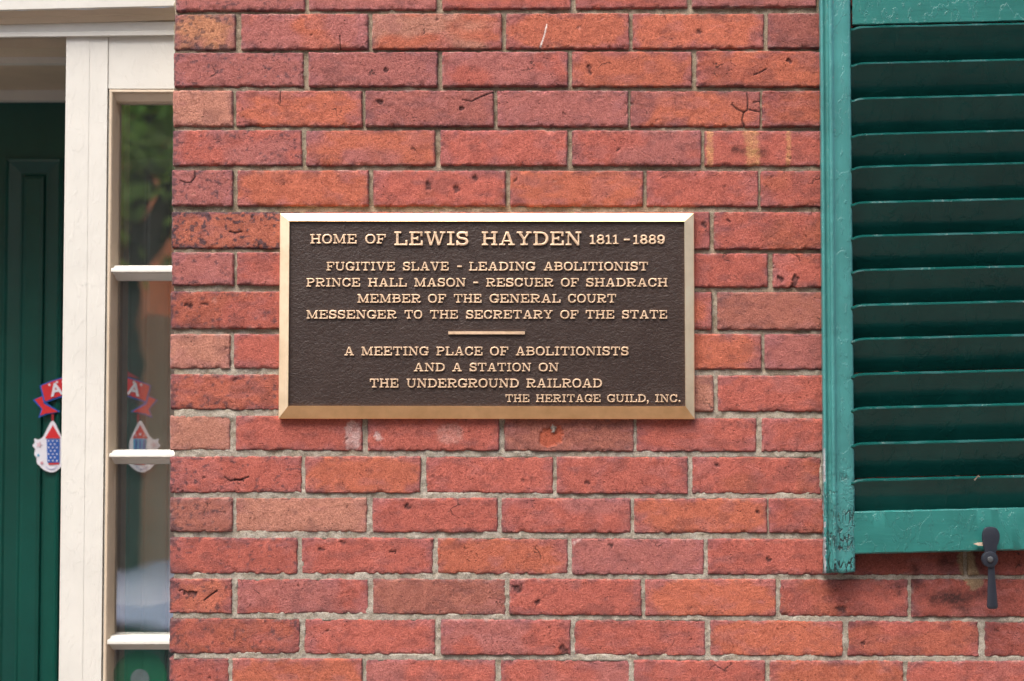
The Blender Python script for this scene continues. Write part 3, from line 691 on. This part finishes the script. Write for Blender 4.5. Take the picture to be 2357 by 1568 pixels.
WORDS = [
 (539.7,560.9,[('HOME',714.5,821),('OF',841,888)]), (534,565,[('LEWIS',908,1078.4),('HAYDEN',1109,1338)]),
 (541,562,[('1811',1357.5,1424),('-',1436,1450),('1889',1458,1530)]),
 (603.6,623,[('FUGITIVE',751.6,909),('SLAVE',927.6,1033),('-',1052.6,1063.2),('LEADING',1080,1232),('ABOLITIONIST',1251.6,1491.6)]),
 (640.8,660,[('PRINCE',705.5,829),('HALL',847.5,936.3),('MASON',954,1072),('-',1089.7,1101),('RESCUER',1119,1274),('OF',1291.3,1332.3),('SHADRACH',1349,1536.5)]),
 (677.6,697,[('MEMBER',823,968.6),('OF',985.4,1026.7),('THE',1045,1108.4),('GENERAL',1127,1290.3),('COURT',1307.4,1418)]),
 (714.7,733.7,[('MESSENGER',705.5,912.8),('TO',931.5,971.9),('THE',990,1054),('SECRETARY',1072.6,1272.6),('OF',1289.7,1331.7),('THE',1348.5,1414),('STATE',1431.8,1535.8)]),
 (798.7,818.4,[('A',792.6,814.6),('MEETING',832,986.4),('PLACE',1004.8,1110.7),('OF',1128,1170),('ABOLITIONISTS',1187,1447)]),
 (836,855,[('AND',952.5,1024),('A',1041,1063),('STATION',1081,1222.5),('ON',1240,1286)]),
 (872.3,892.3,[('THE',851.4,917),('UNDERGROUND',936.3,1194.4),('RAILROAD',1211.8,1385.6)]),
 (908.6,925.7,[('THE',1163.7,1218.6),('HERITAGE',1233.8,1382.4),('GUILD,',1397.6,1493.8),('INC.',1508.3,1566.5)]),
]
YL = YF - .0018
for (yt, yb, ws) in WORDS:
    for (wd, x0, x1) in ws:
        a, b = at(x0, yb, YL), at(x1, yb, YL); h = at(x0, yt, YL).z - a.z
        gap = .13; tot = sum(glyph(c)[1] for c in wd) + gap*(len(wd)-1)
        s = (b.x-a.x)/tot; x = a.x
        for c in wd:
            me, w = glyph(c)
            o = bpy.data.objects.new('letter' if c.isalpha() else ('numeral' if c.isdigit() else 'punctuation_mark'), me); COL.objects.link(o); o.parent = plq
            o.location = Vector((x, YL + .0006, a.z)) - plq.location; o.scale = (s, h*.9 if False else h, h)
            x += (w+gap)*s
a, b = at(1032, 769.6, YL), at(1208, 763, YL)
part('rule', box((a.x, YL-.0018, a.z), (b.x, YF+.001, b.z), .0006), M['letter'], plq)

# ------------------------------------------------------------------ shutter
sh0 = at(2250, 1275, -.02)
sh = empty('shutter', sh0, 'teal louvered wooden window shutter with thick cracked paint, folded back on the brick wall', 'shutter')
def stile(prof, y0, y1, lean_t, lean_b, seed, name='stile'):
    n = 170; rings = []
    for i in range(n+1):
        t = i/n; yp = y0 + (y1-y0)*t
        ring = []
        for (xp, Yd, rough) in prof:
            p = at(xp, yp, Yd); x = at(xp, 784, Yd).x + (lean_t*(1-t) + lean_b*t)*PX
            ragg = sstep(.72, .95, t)
            j1 = float(fbm(np.array(yp/9.), np.array(xp*.7), seed, 4))*(.0008+.0085*rough*(.12+ragg))
            j2 = float(fbm(np.array(yp/8.), np.array(xp*1.3+50), seed+3, 4))*(.0006+.0075*rough*(.12+ragg))
            z = p.z
            if i == n: z += float(fbm(np.array(xp/6.), np.array(3.3), seed+9, 3))*.006
            ring.append((x+j1, Yd+j2, z))
        rings.append(ring)
    return loft(rings)
prof = [(1890,-.006,.6),(1891,-.020,.8),(1892.5,-.032,.7),(1895,-.0355,.5),(1899.5,-.0360,.4),(1901.5,-.0335,.4),(1903,-.0315,.4),(1909,-.0315,.5),(1911,-.0335,.4),
        (1912.5,-.0385,.3),(1915.5,-.0410,.2),(1920,-.0405,.2),(1923,-.0375,.2),(1925,-.0362,.15),(1935,-.0365,.3),(1948,-.0365,.35),(1959,-.0360,.2),(1962.5,-.0345,.2),(1963.5,-.030,.2),(1964,-.006,.1)]
part('stile', stile(prof, -80, 1318, 1, 0, 601), mat_stile(), sh)
profr = [(2470,-.006,.3),(2471,-.0345,.3),(2473,-.0365,.3),(2545,-.0365,.3),(2547,-.034,.3),(2548,-.006,.3)]
part('stile', stile(profr, -80, 1300, 1, 0, 641), M['teal'], sh)
XL, XR = 1962.0, 2472
SL = -9.5/400.0
def rail(y0l, y1l, Yf, seed, name, slope2=None):
    n = 60; rings = []; slope2 = SL if slope2 is None else slope2
    for i in range(n+1):
        x = XL + (XR-XL)*i/n
        yt = y0l + SL*(x-1965); yb = y1l + slope2*(x-1965)
        f = lambda k, a: float(fbm(np.array(x/22.), np.array(k*3.1), seed+k, 3))*a
        r = []
        for k, (yy, Yd) in enumerate([(yt+1.2, -.006), (yt, Yf+.004), (yt+1.0, Yf+.001), (yt+3.5, Yf), ((yt+yb)/2, Yf), (yb-3.5, Yf), (yb-.8, Yf+.0015), (yb, Yf+.005), (yb-1, -.006)]):
            p = at(x, yy, Yd); r.append((p.x, p.y + f(k, .0008), p.z + f(k+20, .0016)))
        rings.append(r)
    return autosmooth(part(name, loft(rings), M['tealh'], sh), 30)
rail(-80, 59, -.0345, 700, 'top_rail'); rail(1177, 1276, -.0345, 720, 'bottom_rail')
EDGES = [60,143.5,224.5,307,382,464,541,619.5,700,778,859,937,1019,1103]
for si, y0 in enumerate(EDGES):
    n = 70; rings = []
    for i in range(n+1):
        t = i/n; x = XL - 3 + (XR-XL+6)*t**1.25
        e = math.exp(-max(0, x-XL)/9.0)
        yl = y0 + (SL if si != 0 else SL*.9)*(x-1965)
        f = lambda k, a: float(fbm(np.array(x/30.), np.array(k*2.7+si*9), 800+si, 4))*a
        c = at(x, yl, -.036); e = math.exp(-max(0, x-1965)/9.0)
        th = .0052 + .0006*math.sin(si*2.1)
        # nose (upper front) to tail (lower back); the face looks down and out
        z0 = c.z - e*.0035; tail = .0535 + (.0035 if si > 9 else 0)
        pts = [(-.0290, z0-.0001), (-.0330, z0+.0002), (-.0352, z0-.0003), (-.0369, z0-.0019), (-.0373, z0-.0038), (-.0345, z0-.0075), (-.0200, z0-.0330),
               (-.0075, z0-tail), (-.0050, z0-tail+.004), (-.0060, z0-.0400)]
        rings.append([(c.x, Yd + (f(k, .0008) if k < 7 else 0), z + (f(k+11, .0011) if k < 7 else 0)) for k, (Yd, z) in enumerate(pts)])
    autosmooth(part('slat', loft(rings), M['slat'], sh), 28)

# ------------------------------------------------------------------ shutter dog (holdback)
dog = empty('shutter_holdback', at(2280, 1290, 0), 'black iron shutter dog screwed to the brick wall below the teal shutter', 'shutter holdback')
def px_shape(pts, Yf, Yb, bev, name, mat, parent):
    bm = bmesh.new(); v = [bm.verts.new(at(x, y, Yf)) for x, y in pts]; f = bm.faces.new(v)
    r = bmesh.ops.extrude_face_region(bm, geom=[f]); vv = [g for g in r['geom'] if isinstance(g, bmesh.types.BMVert)]
    for q in vv: q.co.y = Yb
    o = part(name, finish(bm, bev, 2), mat, parent); autosmooth(o, 35); return o
def spl(pts, n=5):
    out = []; m = len(pts)
    for i in range(m):
        p0, p1, p2, p3 = [np.array(pts[(i+k-1) % m], float) for k in range(4)]
        for j in range(n):
            t = j/n; out.append(tuple(.5*((2*p1)+(-p0+p2)*t+(2*p0-5*p1+4*p2-p3)*t*t+(-p0+3*p1-3*p2+p3)*t**3)))
    return out
px_shape(spl([(2268,1216),(2281,1213),(2294,1216),(2301,1228),(2301,1243),(2296,1257),(2293,1272),(2290,1280),(2272,1280),(2268,1272),(2265,1257),(2262,1243),(2262,1228)]), -.050, -.0455, .0012, 'paddle', M['iron'], dog)
px_shape([(2279.5+18.5*math.cos(k*math.pi/14), 1288+18.5*math.sin(k*math.pi/14)) for k in range(28)], -.0515, -.044, .0013, 'boss', M['iron'], dog)
def disc_stack(cx, cy, rs, name, mat, parent, n=24, slot=False):
    rings = []
    for (r, Yd) in rs:
        c = at(cx, cy, Yd); rings.append([(c.x + r*math.cos(a*2*math.pi/n), Yd, c.z + r*math.sin(a*2*math.pi/n)) for a in range(n)])
    o = part(name, loft(rings), mat, parent); autosmooth(o, 35); return o
disc_stack(2279.5, 1288, [(.0048,-.049),(.0048,-.0525),(.0040,-.0540),(.0030,-.0545)], 'screw', mat_plain('worn_screw', (.10,.105,.11), .4, .3), dog)
disc_stack(2279.5, 1288, [(.0070,.003),(.0060,-.030),(.0055,-.046)], 'pivot_pin', M['iron'], dog)
rings = []
for i in range(26):
    t = i/25; y = 1303 + (1402-1303)*t; hw = (7.5 + 5.2*t**1.2)*(1 - .25*max(0, (t-.96)/.04)); cx = 2281.5 + 5*t
    c = at(cx, y, -.046)
    rings.append([(c.x + hw*PX*math.cos(a*math.pi/8), -.046 + .55*hw*PX*math.sin(a*math.pi/8) + .004*t, c.z) for a in range(16)])
o = part('handle', loft(rings), M['iron'], dog); autosmooth(o, 35)
o = thing_mesh('wood_splinter', mesh([at(2240,1252,-.0415), at(2250,1249,-.044), at(2266,1248,-.043), at(2266,1257,-.043), at(2252,1256,-.044), at(2252,1253,-.0365)],
    [(0,1,5),(1,2,5),(2,3,5),(3,4,5),(4,0,5),(0,4,3,2,1)]), M['chip'], 'tiny pale chip of bare wood on the shutter bottom rail beside the black holdback', 'wood chip', smooth=False)
o = thing_mesh('dry_leaf', mesh([at(2241,1104,-.040), at(2247,1098,-.040), at(2252,1093,-.041), at(2257,1098,-.039), at(2250,1099,-.038), at(2244,1107,-.037)],
    [(0,1,5),(1,2,4,5),(2,3,4)]), M['chip'], 'tiny dry leaf caught on the lowest slat of the teal shutter', 'leaf', smooth=False)

# ------------------------------------------------------------------ doorway frame
YS = .100
fr = empty('door_frame', (at(200, 900, YS).x, YS, PAVE), 'cream painted wooden door surround with a narrow glazed sidelight, left of the brick wall', 'door frame')
def zat(y, Y): return at(200, y, Y).z
def xat(x, Y): return at(x, 784, Y).x
xa, xb = xat(144.5, YS), xat(199, YS)       # post
xc = xat(242.5, YS)                          # post right edge / groove
xg = xat(257, YS+.022)
zlow = PAVE
# post: two boards with a faint seam
part('post', box((xa, YS, zlow), (xat(198.5,YS), YS+.08, zat(72, YS)), .0016), M['cream'], fr)
part('post', box((xat(198.5,YS), YS+.0005, zlow), (xat(240.8,YS), YS+.085, zat(80, YS)), .0010), M['cream'], fr)
xl_ = xat(-900, YS)
part('post', box((xl_, YS, zlow), (xl_+.10, YS+.08, zat(72, YS)), .0016), M['cream'], fr)
part('side_wall', box((xl_+.04, YS+.08, zlow), (xl_+.10, .50, zat(72, YS)), 0), M['creamh'], fr)
part('side_panel', box((xl_+.10, .44, zlow), (at(-150,784,.462).x+.03, .50, zat(72, YS)), .001), M['creamh'], fr)
# right-hand jamb hidden behind the bricks
part('post', box((xat(470,YS), YS+.001, zlow), (xat(560,YS), YS+.085, zat(80, YS)), .001), M['cream'], fr)
# head panel above the sidelight
part('head_panel', box((xat(241.4,YS), YS+.0025, zat(203.5, YS)), (xat(469.5,YS), YS+.07, zat(70.0, YS)), .0010), M['creamh'], fr)
# cornice built as a level moulding, slightly out of true
def moulding(x0, x1, prof, name, mat, tiltpx=10.0, parent=None):
    rings = []; n = 40
    for i in range(n+1):
        t = i/n; xp = x0 + (x1-x0)*t; r = []
        for k, (yy, Yd) in enumerate(prof):
            dyp = tiltpx*(400-xp)/400.0
            p = at(xp, yy + dyp, Yd); wob = float(fbm(np.array(xp/60.), np.array(k*4.4), 905, 3))*.0014
            r.append((p.x, p.y, p.z + wob))
        rings.append(r)
    o = part(name, loft(rings), mat, parent or fr); autosmooth(o, 30); return o
moulding(-900, 560, [(-140,.066),(-40,.066),(13,.068),(15,.070),(16.3,.078),(16.3,YS+.05),(-140,YS+.05)], 'cornice', M['creamh'])
moulding(-900, 560, [(16.4,.079),(24,.083),(31,.085),(33,.088),(46,.0925),(50.5,YS+.002),(50.5,YS+.05),(16.4,YS+.05)], 'cornice_cove', M['shaded'])
moulding(-900, 560, [(49.5,YS-.004),(70,YS-.004),(72,YS-.0065),(80,YS-.0065),(82.5,YS-.003),(82.5,YS+.06),(49.5,YS+.06)], 'lintel', M['creamh'], 5.0)
# stepped soffit over the recessed door
x150 = xat(140, YS)
def soffit(y, Y0, Y1, ydrop, name):
    z = zat(y, Y0)
    return z
zs1 = zat(87.5, YS)
part('soffit', box((-1.9, YS+.0625, zs1-.001), (xa+.03, .222, zs1+.03), .001), M['shaded'], fr)
z1 = zat(129, .222); z2 = zat(146, .222)
part('soffit_moulding', box((-1.9, .2225, z2), (xa+.05, .238, z1+.05), .004, 3), M['creamh'], fr)
z3 = z2 + .0015
part('soffit', box((-1.9, .2385, z3), (xa+.10, .435, z3+.03), .001), M['shaded'], fr)
z4 = zat(231.5, .436)
part('head_jamb', box((-1.9, .436, z4), (-.30, .455, z3+.03), .002), M['creamh'], fr)
# sash of the sidelight
sash = part('sash', box((xat(243.4,YS), YS+.0035, zlow+.5), (xat(244.4,YS), YS+.05, zat(204.6,YS)), .0002), M['cream'], fr)
sx0 = xat(245.0, YS); YG = YS + .026
def sweep(path_pts, prof, name, mat, parent, wob=.0006, n=30, seed=950):
    """straight member from a to b; prof = list of (offset inward, depth)"""
    a, b, inward = path_pts; rings = []
    for i in range(n+1):
        p = a.lerp(b, i/n); r = []
        for k, (of, Yd) in enumerate(prof):
            w_ = float(fbm(np.array(i*1.7), np.array(k*3.3), seed, 3))*wob
            q = p + inward*(of+w_); r.append((q.x, Yd, q.z))
        rings.append(r)
    o = part(name, loft(rings), mat, parent); autosmooth(o, 30); return o
BP = [(0, YS+.04), (0, YS+.003), (.0008, YS+.0008), (.0042, YS+.0004), (.0058, YS+.0020), (.0064, YS+.0045), (.0070, YS+.0060), (.0085, YS+.0120), (.0092, YS+.0215), (.0104, YS+.0250), (.0104, YS+.036), (.004, YS+.036)]
tz = zat(205.5, YS)
sweep((Vector((sx0,0,tz)), Vector((sx0,0,zlow+.5)), Vector((1,0,0))), BP, 'glazing_bead', M['shaded'], sash)
sweep((Vector((sx0+.0005,0,tz)), Vector((xat(468,YS),0,tz)), Vector((0,0,-1))), [(o_*1.0 + (.0095 if o_ > .008 else .003 if o_ > .0068 else 0), y_) for o_, y_ in BP], 'glazing_bead', M['shaded'], sash)
# inner frame behind the glass
xin = xat(282, YG+.006)
part('inner_jamb', box((sx0-.01, YG+.006, zlow+.4), (xin, .162, tz+.02), .001), mat_plain('tan_jamb_wood', (.42,.29,.17), .5), fr)
for (yt, yb) in ((611, 627), (1038, 1053), (1467, 1484), (1900, 1916)):
    zt = zat(yt, YS+.002); zb = zat(yb, YS+.002)
    MP = [(-.0005, YG-.001), (-.0005, YS+.012), (.0030, YS+.0095), (.0036, YS+.0070), (.0045, YS+.0030), (.0060, YS+.0022), (zt-zb-.0010, YS+.0022), (zt-zb-.0003, YS+.0030), (zt-zb, YS+.007), (zt-zb+.0022, YS+.008), (zt-zb+.0040, YS+.011), (zt-zb+.0100, YS+.018), (zt-zb+.0125, YG-.003), (zt-zb+.0125, YG+.006), (.002, YG+.006)]
    sweep((Vector((sx0+.0012,0,zt)), Vector((xat(468,YS),0,zt)), Vector((0,0,-1))), MP, 'muntin', M['creamh'], sash, .0005, 24, 970+yt)
edges_y = [(205.5, 610), (628, 1035), (1054, 1462), (1484, 1895)]
for k, (yt, yb) in enumerate(edges_y):
    me = box((sx0+.008, YG, zat(yb+10, YG)), (xat(468,YG), YG+.003, zat(yt-4, YG)), 0)
    part('pane', me, M['glass'], sash, False)

def mat_film(name, col, a):
    s = N(name); s.set('Base Color', (*col, 1)); s.set('Roughness', .3); s.set('Alpha', a); return s.m
dc = empty('pane_disc', at(322, 1562, YG-.001), 'translucent green disc with grey centre on the lowest sidelight pane', 'sticker')  # flat translucent green ring and grey middle, just in front of the pane
def disc(cx, cy, r, r_in, Y, mat, name):
    n = 40; c = at(cx, cy, Y); r *= PX; r_in *= PX
    ang = [2*math.pi*k/n for k in range(n)]
    o_ = [(c.x+r*math.cos(a), Y, c.z+r*math.sin(a)) for a in ang]; i_ = [(c.x+r_in*math.cos(a), Y, c.z+r_in*math.sin(a)) for a in ang]
    fs = [(k, (k+1)%n, n+(k+1)%n, n+k) for k in range(n)] if r_in > 0 else [tuple(range(n))]
    part(name, mesh(o_ + (i_ if r_in > 0 else []), fs), mat, dc, False)
disc(322, 1562, 66, 23, YG-.0008, mat_film('green_film', (.005,.17,.075), .33), 'green_ring')
disc(322, 1562, 22.8, 0, YG-.0008, mat_film('grey_film', (.16,.20,.21), .5), 'grey_centre')
# ------------------------------------------------------------------ green door
YD = .462
dr = empty('front_door', (at(220, 900, YD).x, YD, PAVE), 'dark green painted panelled front door set back inside the cream door frame', 'door')
dx0, dx1 = at(-160, 784, YD).x, at(600, 784, YD).x
part('door_leaf', box((dx0, YD, PAVE+.1), (dx1, YD+.04, z4+.02), .001), M['door'], dr, False)
def nested(x0, x1, yt, name='panel'):
    xl, xr = at(x0,784,YD).x, at(x1,784,YD).x; zt = at(200,yt,YD).z; zb = PAVE + .5
    steps = [(0, 0), (.000, -.007), (.004, -.009), (.008, -.006), (.030, .0015-.003), (.0335, -.0025), (.036, -.001), (.0375, -.0065), (.044, -.0085)]
    rings = [[(xl+s, YD+y, zb+s), (xr-s, YD+y, zb+s), (xr-s, YD+y, zt-s), (xl+s, YD+y, zt-s)] for s, y in steps]
    o = part(name, loft(rings), M['door'], dr, False); autosmooth(o, 1); return o
nested(9, 143, 364); nested(295, 432, 364)
nested(-150, -60, 364)
# recess side walls so the vestibule is closed
part('side_wall', box((at(430,784,.30).x, YS+.09, PAVE), (at(430,784,.30).x+.02, YD+.04, .75), 0), M['cream'], fr, False)
part('ceiling_board', box((at(281,784,.19).x, .198, z3), (-.40, .434, z3+.02), 0), M['creamh'], fr, False)

# ------------------------------------------------------------------ stickers on the door
def flat(name, color, rough=.45):
    return mat_plain(name, color, rough, 0, .5, None, .05)
SR, SB, SW, SC, SDR = flat('sticker_red', (.62,.025,.030)), flat('sticker_blue', (.02,.10,.42)), flat('sticker_white', (.74,.74,.80)), flat('sticker_cyan', (.05,.38,.62)), flat('sticker_dark_red', (.30,.015,.02))
def poly(pts, Y, mat, name, parent, th=.0006):
    bm = bmesh.new(); v = [bm.verts.new(at(x, y, Y)) for x, y in pts]; f = bm.faces.new(v)
    bm.normal_update()
    r = bmesh.ops.extrude_face_region(bm, geom=[f])
    for q in r['geom']:
        if isinstance(q, bmesh.types.BMVert): q.co.y = Y + th
    bmesh.ops.triangulate(bm, faces=bm.faces)
    return part(name, finish(bm), mat, parent, False)
def star(cx, cy, r, rot=0): return [(cx + (r if k % 2 == 0 else r*.42)*math.sin(k*math.pi/5+rot), cy - (r if k % 2 == 0 else r*.42)*math.cos(k*math.pi/5+rot)) for k in range(10)]
YK = YD - .0125
ban = empty('banner_sticker', at(220, 960, YK), 'red and blue ribbon banner reading AMERICA on the green door, above the rocket cutouts', 'banner')
def arc(x): return 868 - 26*(1-((x-219.5)/130.0)**2)+ 18
def arcy(x, base): return base - 30*(1-((x-219.5)/130.0)**2)
xs = np.linspace(91, 348, 25)
poly([(x, arcy(x,888)) for x in xs] + [(x, arcy(x,934)) for x in np.linspace(338, 101, 25)], YK, SB, 'ribbon_edge', ban)
poly([(x, arcy(x,891)) for x in np.linspace(95,344,25)] + [(x, arcy(x,930)) for x in np.linspace(335, 104, 25)], YK-.0012, SR, 'ribbon', ban)
for sx in (1, -1):
    mx = lambda x: x if sx == 1 else 439-x
    poly([(mx(x), y) for x, y in [(75,921),(99,910),(104,926),(139,948),(106,955),(88,962),(95,942)]], YK+.0010, SB, 'ribbon_tail', ban)
    poly([(mx(x), y) for x, y in [(80,920),(97,912.5),(101,930),(134,948),(104,952),(92,957),(98,942)]], YK-.0002, SR, 'ribbon_tail', ban)
poly([(190,862),(219.5,828),(249,862)], YK+.0012, SDR, 'peak', ban)
poly([(290,866),(283,848),(322,872)], YK+.0014, SDR, 'peak', ban)
for x in (96+18, 131, 154, 178, 203, 236, 262, 286, 308, 325):
    poly(star(x, arcy(x, 896), 4.3), YK-.0022, SW, 'star', ban)
for ch, x, rot in zip('AMERICA', (132, 160, 188, 213, 234, 272, 306), (-.22,-.14,-.07,0,.04,.12,.22)):
    cu = bpy.data.curves.new('t', 'FONT'); cu.body = ch; cu.size = .034; cu.align_x = 'CENTER'; cu.extrude = .0003; cu.offset = .0009
    to = bpy.data.objects.new('t', cu); COL.objects.link(to)
    me = bpy.data.meshes.new_from_object(to.evaluated_get(bpy.context.evaluated_depsgraph_get())); bpy.data.objects.remove(to)
    me.transform(Matrix.Translation(at(x, arcy(x, 926), YK-.0022)) @ Matrix.Rotation(rot, 4, 'Y') @ Matrix.Rotation(math.radians(90), 4, 'X'))
    me.materials.clear(); part('banner_letter', me, SW, ban, False)
for x in (121, 318):
    poly([(x-2.5,940),(x+2.5,940),(x+2.5,974),(x-2.5,974)], YK+.0022, SDR, 'ribbon_hanger', ban)
def rocket(mirror, label):
    mx = (lambda x: x) if not mirror else (lambda x: 444-x)
    r = empty('rocket_sticker', at(mx(121), 1085, YK), label, 'sticker', 'rocket cutouts hanging below the ribbon banner')
    P = lambda pts, Y, m, nm: poly([(mx(x), y) for x, y in pts], Y, m, nm, r)
    P(spl([(121,969),(128,976),(141,1004),(146,1018),(148,1040),(155,1052),(150,1066),(140,1076),(128,1085),(115,1087),(100,1081),(92,1073),(85,1066),(84,1054),(79,1046),(81,1034),(75,1026),(80,1019),(79,1010),(88,1012),(96,1008),(102,1000),(114,976)], 3), YK+.001, SW, 'cutout')
    P([(121.5,979),(139,1009),(104,1009)], YK-.0004, SR, 'nose_cone')
    P([(107.5,1011),(137,1011),(137,1065),(109,1065)], YK-.0004, SB if not mirror else SC, 'rocket_body')
    P([(111,1066.5),(136,1065.5),(135,1069),(112,1070)], YK-.0004, SR, 'rocket_base')
    if not mirror:
        for i in range(7):
            for j in range(3):
                cx, cy = 112 + j*9.5 + (4.5 if i % 2 else 0), 1015 + i*7.6
                if cx < 135: P([(cx+1.9*math.cos(k), cy+1.9*math.sin(k)) for k in np.linspace(0, 5.4, 7)], YK-.0016, SW, 'dot')
    else:
        for j in range(3): P([(111+j*9,1012),(115+j*9,1012),(115+j*9,1064),(111+j*9,1064)], YK-.0016, SB, 'stripe')
        for x, y, rr_ in ((121.5,1000,4.2),(131,1003,2.6),(112,1003,2.6)): P(star(x, y, rr_), YK-.0016, SW, 'star')
    P(star(90,1024,8,.3), YK-.0004, flat('sticker_pink', (.70,.50,.55)), 'star')
    P(star(88,1048,4,.1), YK-.0004, SC, 'star'); P(star(96,1066,5,.5), YK-.0004, SDR if False else flat('sticker_rose', (.65,.30,.35)), 'star')
    P([(118+14*math.cos(k), 1070+11*math.sin(k)) for k in np.linspace(.3, 2.84, 12)] + [(118+12.6*math.cos(k), 1070+9.6*math.sin(k)) for k in np.linspace(2.84, .3, 12)], YK-.0004, flat('sticker_lilac', (.35,.38,.60)), 'outline')
rocket(False, 'paper rocket cutout with white dots on a blue body, left of the post')
rocket(True, 'paper rocket cutout with blue stripes, seen through the sidelight glass')

# ------------------------------------------------------------------ across the street (seen mirrored in the glass and paint)
m_hb = mat_plain('facing_brick', (.86,.47,.26), .9, var=.2, vs=1.2)
m_wg = mat_plain('facing_window_glass', (.05,.06,.07), .08)
m_tr = mat_plain('facing_trim', (.75,.72,.66), .6)
hs = empty('facing_house', (-1, -9.4, ROAD), 'orange brick house across the street, seen only mirrored in the sidelight glass', 'house')
part('facade', box((-13, -18, ROAD), (-3.42, -9.4, ROAD+9.3), 0), m_hb, hs, False)
part('facade', box((-1.2, -18, ROAD), (13, -9.4, ROAD+9.3), 0), m_hb, hs, False)
part('garden_wall', box((-3.42, -9.9, ROAD), (-1.2, -9.6, ROAD+3.2), 0), m_hb, hs, False)
for i in range(-4, 5):
    for j in range(3):
        x = i*2.6 + .5; z = ROAD
        if x < 0 and x > -4.4: x = -4.15 if i == -1 else 99
        if x == 99: continue
        z = ROAD + 1.3 + j*2.7
        w = part('window', box((x-.5, -9.45, z), (x+.5, -9.39, z+1.6), 0), m_wg, hs, False)
        for (a_, b_) in (((x-.6,-9.50,z-.12),(x+.6,-9.38,z-.005)), ((x-.6,-9.48,z+1.605),(x+.6,-9.385,z+1.78)), ((x-.03,-9.47,z+.001),(x+.03,-9.455,z+1.599)), ((x-.499,-9.468,z+.78),(x+.499,-9.456,z+.83))):
            part('trim', box(a_, b_, 0), m_tr, w, False)
part('cornice', box((-13.2, -9.75, ROAD+9.3), (13.2, -9.1, ROAD+9.65), 0), m_tr, hs, False)
# street tree
m_bark = mat_plain('bark', (.09,.065,.05), .9, bump=(20, .02)); m_leaf = mat_plain('leaves', (.38,.56,.12), .6, var=.5, vs=2)
def tree(x, y, h, r, seed, label):
    rr = random.Random(seed); t = empty('street_tree', (x, y, ROAD), label, 'tree', 'street trees mirrored in the glass')
    bm = bmesh.new()
    def limb(p, q, r0, r1):
        d = (q-p); ax = d.normalized(); u_ = ax.orthogonal(); v_ = ax.cross(u_); n = 8
        A = [bm.verts.new(p+(u_*math.cos(k*2*math.pi/n)+v_*math.sin(k*2*math.pi/n))*r0) for k in range(n)]
        B_ = [bm.verts.new(q+(u_*math.cos(k*2*math.pi/n)+v_*math.sin(k*2*math.pi/n))*r1) for k in range(n)]
        for k in range(n): bm.faces.new((A[k], A[(k+1)%n], B_[(k+1)%n], B_[k]))
    top = Vector((x, y, ROAD+h*.5)); limb(Vector((x,y,ROAD)), top, .13, .09)
    tips = []
    for k in range(9):
        a = k*2.4; q = top + Vector((math.cos(a)*r*.55, math.sin(a)*r*.55, h*.12 + rr.random()*h*.3)); limb(top, q, .06, .02); tips.append(q)
    part('trunk', finish(bm), m_bark, t)
    vs, fs = [], []
    for k in range(5200):
        c = rr.choice(tips) + Vector((rr.gauss(0, r*.28), rr.gauss(0, r*.28), rr.gauss(0, r*.25))); s = .05+.06*rr.random()
        u_ = Vector((rr.gauss(0,1), rr.gauss(0,1), rr.gauss(0,1))).normalized(); v_ = u_.orthogonal().normalized(); b_ = len(vs)
        vs += [c-u_*s, c+v_*s*.5, c+u_*s, c-v_*s*.5]; fs.append((b_, b_+1, b_+2, b_+3))
    part('crown', mesh(vs, fs), m_leaf, t, False)
tree(-3.1, -7.9, 6.8, 1.4, 3, 'leafy street tree across the road, nearer the doorway in the mirrored view')
tree(5.6, -7.9, 8.0, 1.7, 5, 'leafy street tree across the road, farther right from the doorway')
# parked car
m_car = mat_plain('white_car_paint', (.72,.75,.80), .2, var=.02); m_tyre = mat_plain('tyre_rubber', (.02,.02,.02), .8); m_rim = mat_plain('wheel_alloy', (.5,.5,.52), .35, .8)
m_cg = mat_plain('car_glass', (.02,.025,.03), .05)
cx0, cy0 = -2.1, -5.6
car = empty('parked_car', (cx0, cy0, ROAD), 'pale grey white saloon parked across the road, mirrored in the sidelight glass', 'car')
sil = [(-2.15,.35),(-2.2,.62),(-2.1,.80),(-1.35,.92),(-.75,1.32),(-.2,1.43),(.45,1.41),(1.15,1.02),(1.95,.90),(2.2,.70),(2.2,.35),(1.6,.25),(-1.6,.25)]
rings = []
for (yy, s_) in ((-.86,.90),(-.80,.97),(-.5,1.0),(.5,1.0),(.80,.97),(.86,.90)):
    rings.append([(cx0+x*s_*.999, cy0+yy, ROAD+.25+(z-.25)*(s_ if z > 1 else 1)) for x, z in sil])
o = part('body', loft(rings), m_car, car, True); autosmooth(o, 30)
for yy in (-.868, .852):
    me = mesh([(cx0+x, cy0+yy+(.016 if yy>0 else 0), ROAD+z) for x, z in [(-1.15,.93),(-.70,1.22),(-.25,1.29),(.38,1.27),(.98,.95)]], [(0,1,2,3,4)])
    part('side_window', me, m_cg, car, False)
for wx in (-1.4, 1.35):
    for wy in (-.80, .80):
        rg = [[(cx0+wx+r_*math.cos(a*math.pi/12), cy0+wy+d_, ROAD+.32+r_*math.sin(a*math.pi/12)) for a in range(24)] for r_, d_ in ((.22,-.11),(.32,-.10),(.32,.10),(.22,.11))]
        w = part('wheel', loft(rg), m_tyre, car); autosmooth(w, 30)
        rg = [[(cx0+wx+r_*math.cos(a*math.pi/12), cy0+wy+d_, ROAD+.32+r_*math.sin(a*math.pi/12)) for a in range(24)] for r_, d_ in ((.19,-.115),(.2,0),(.19,.115))]
        part('rim', loft(rg), m_rim, w)
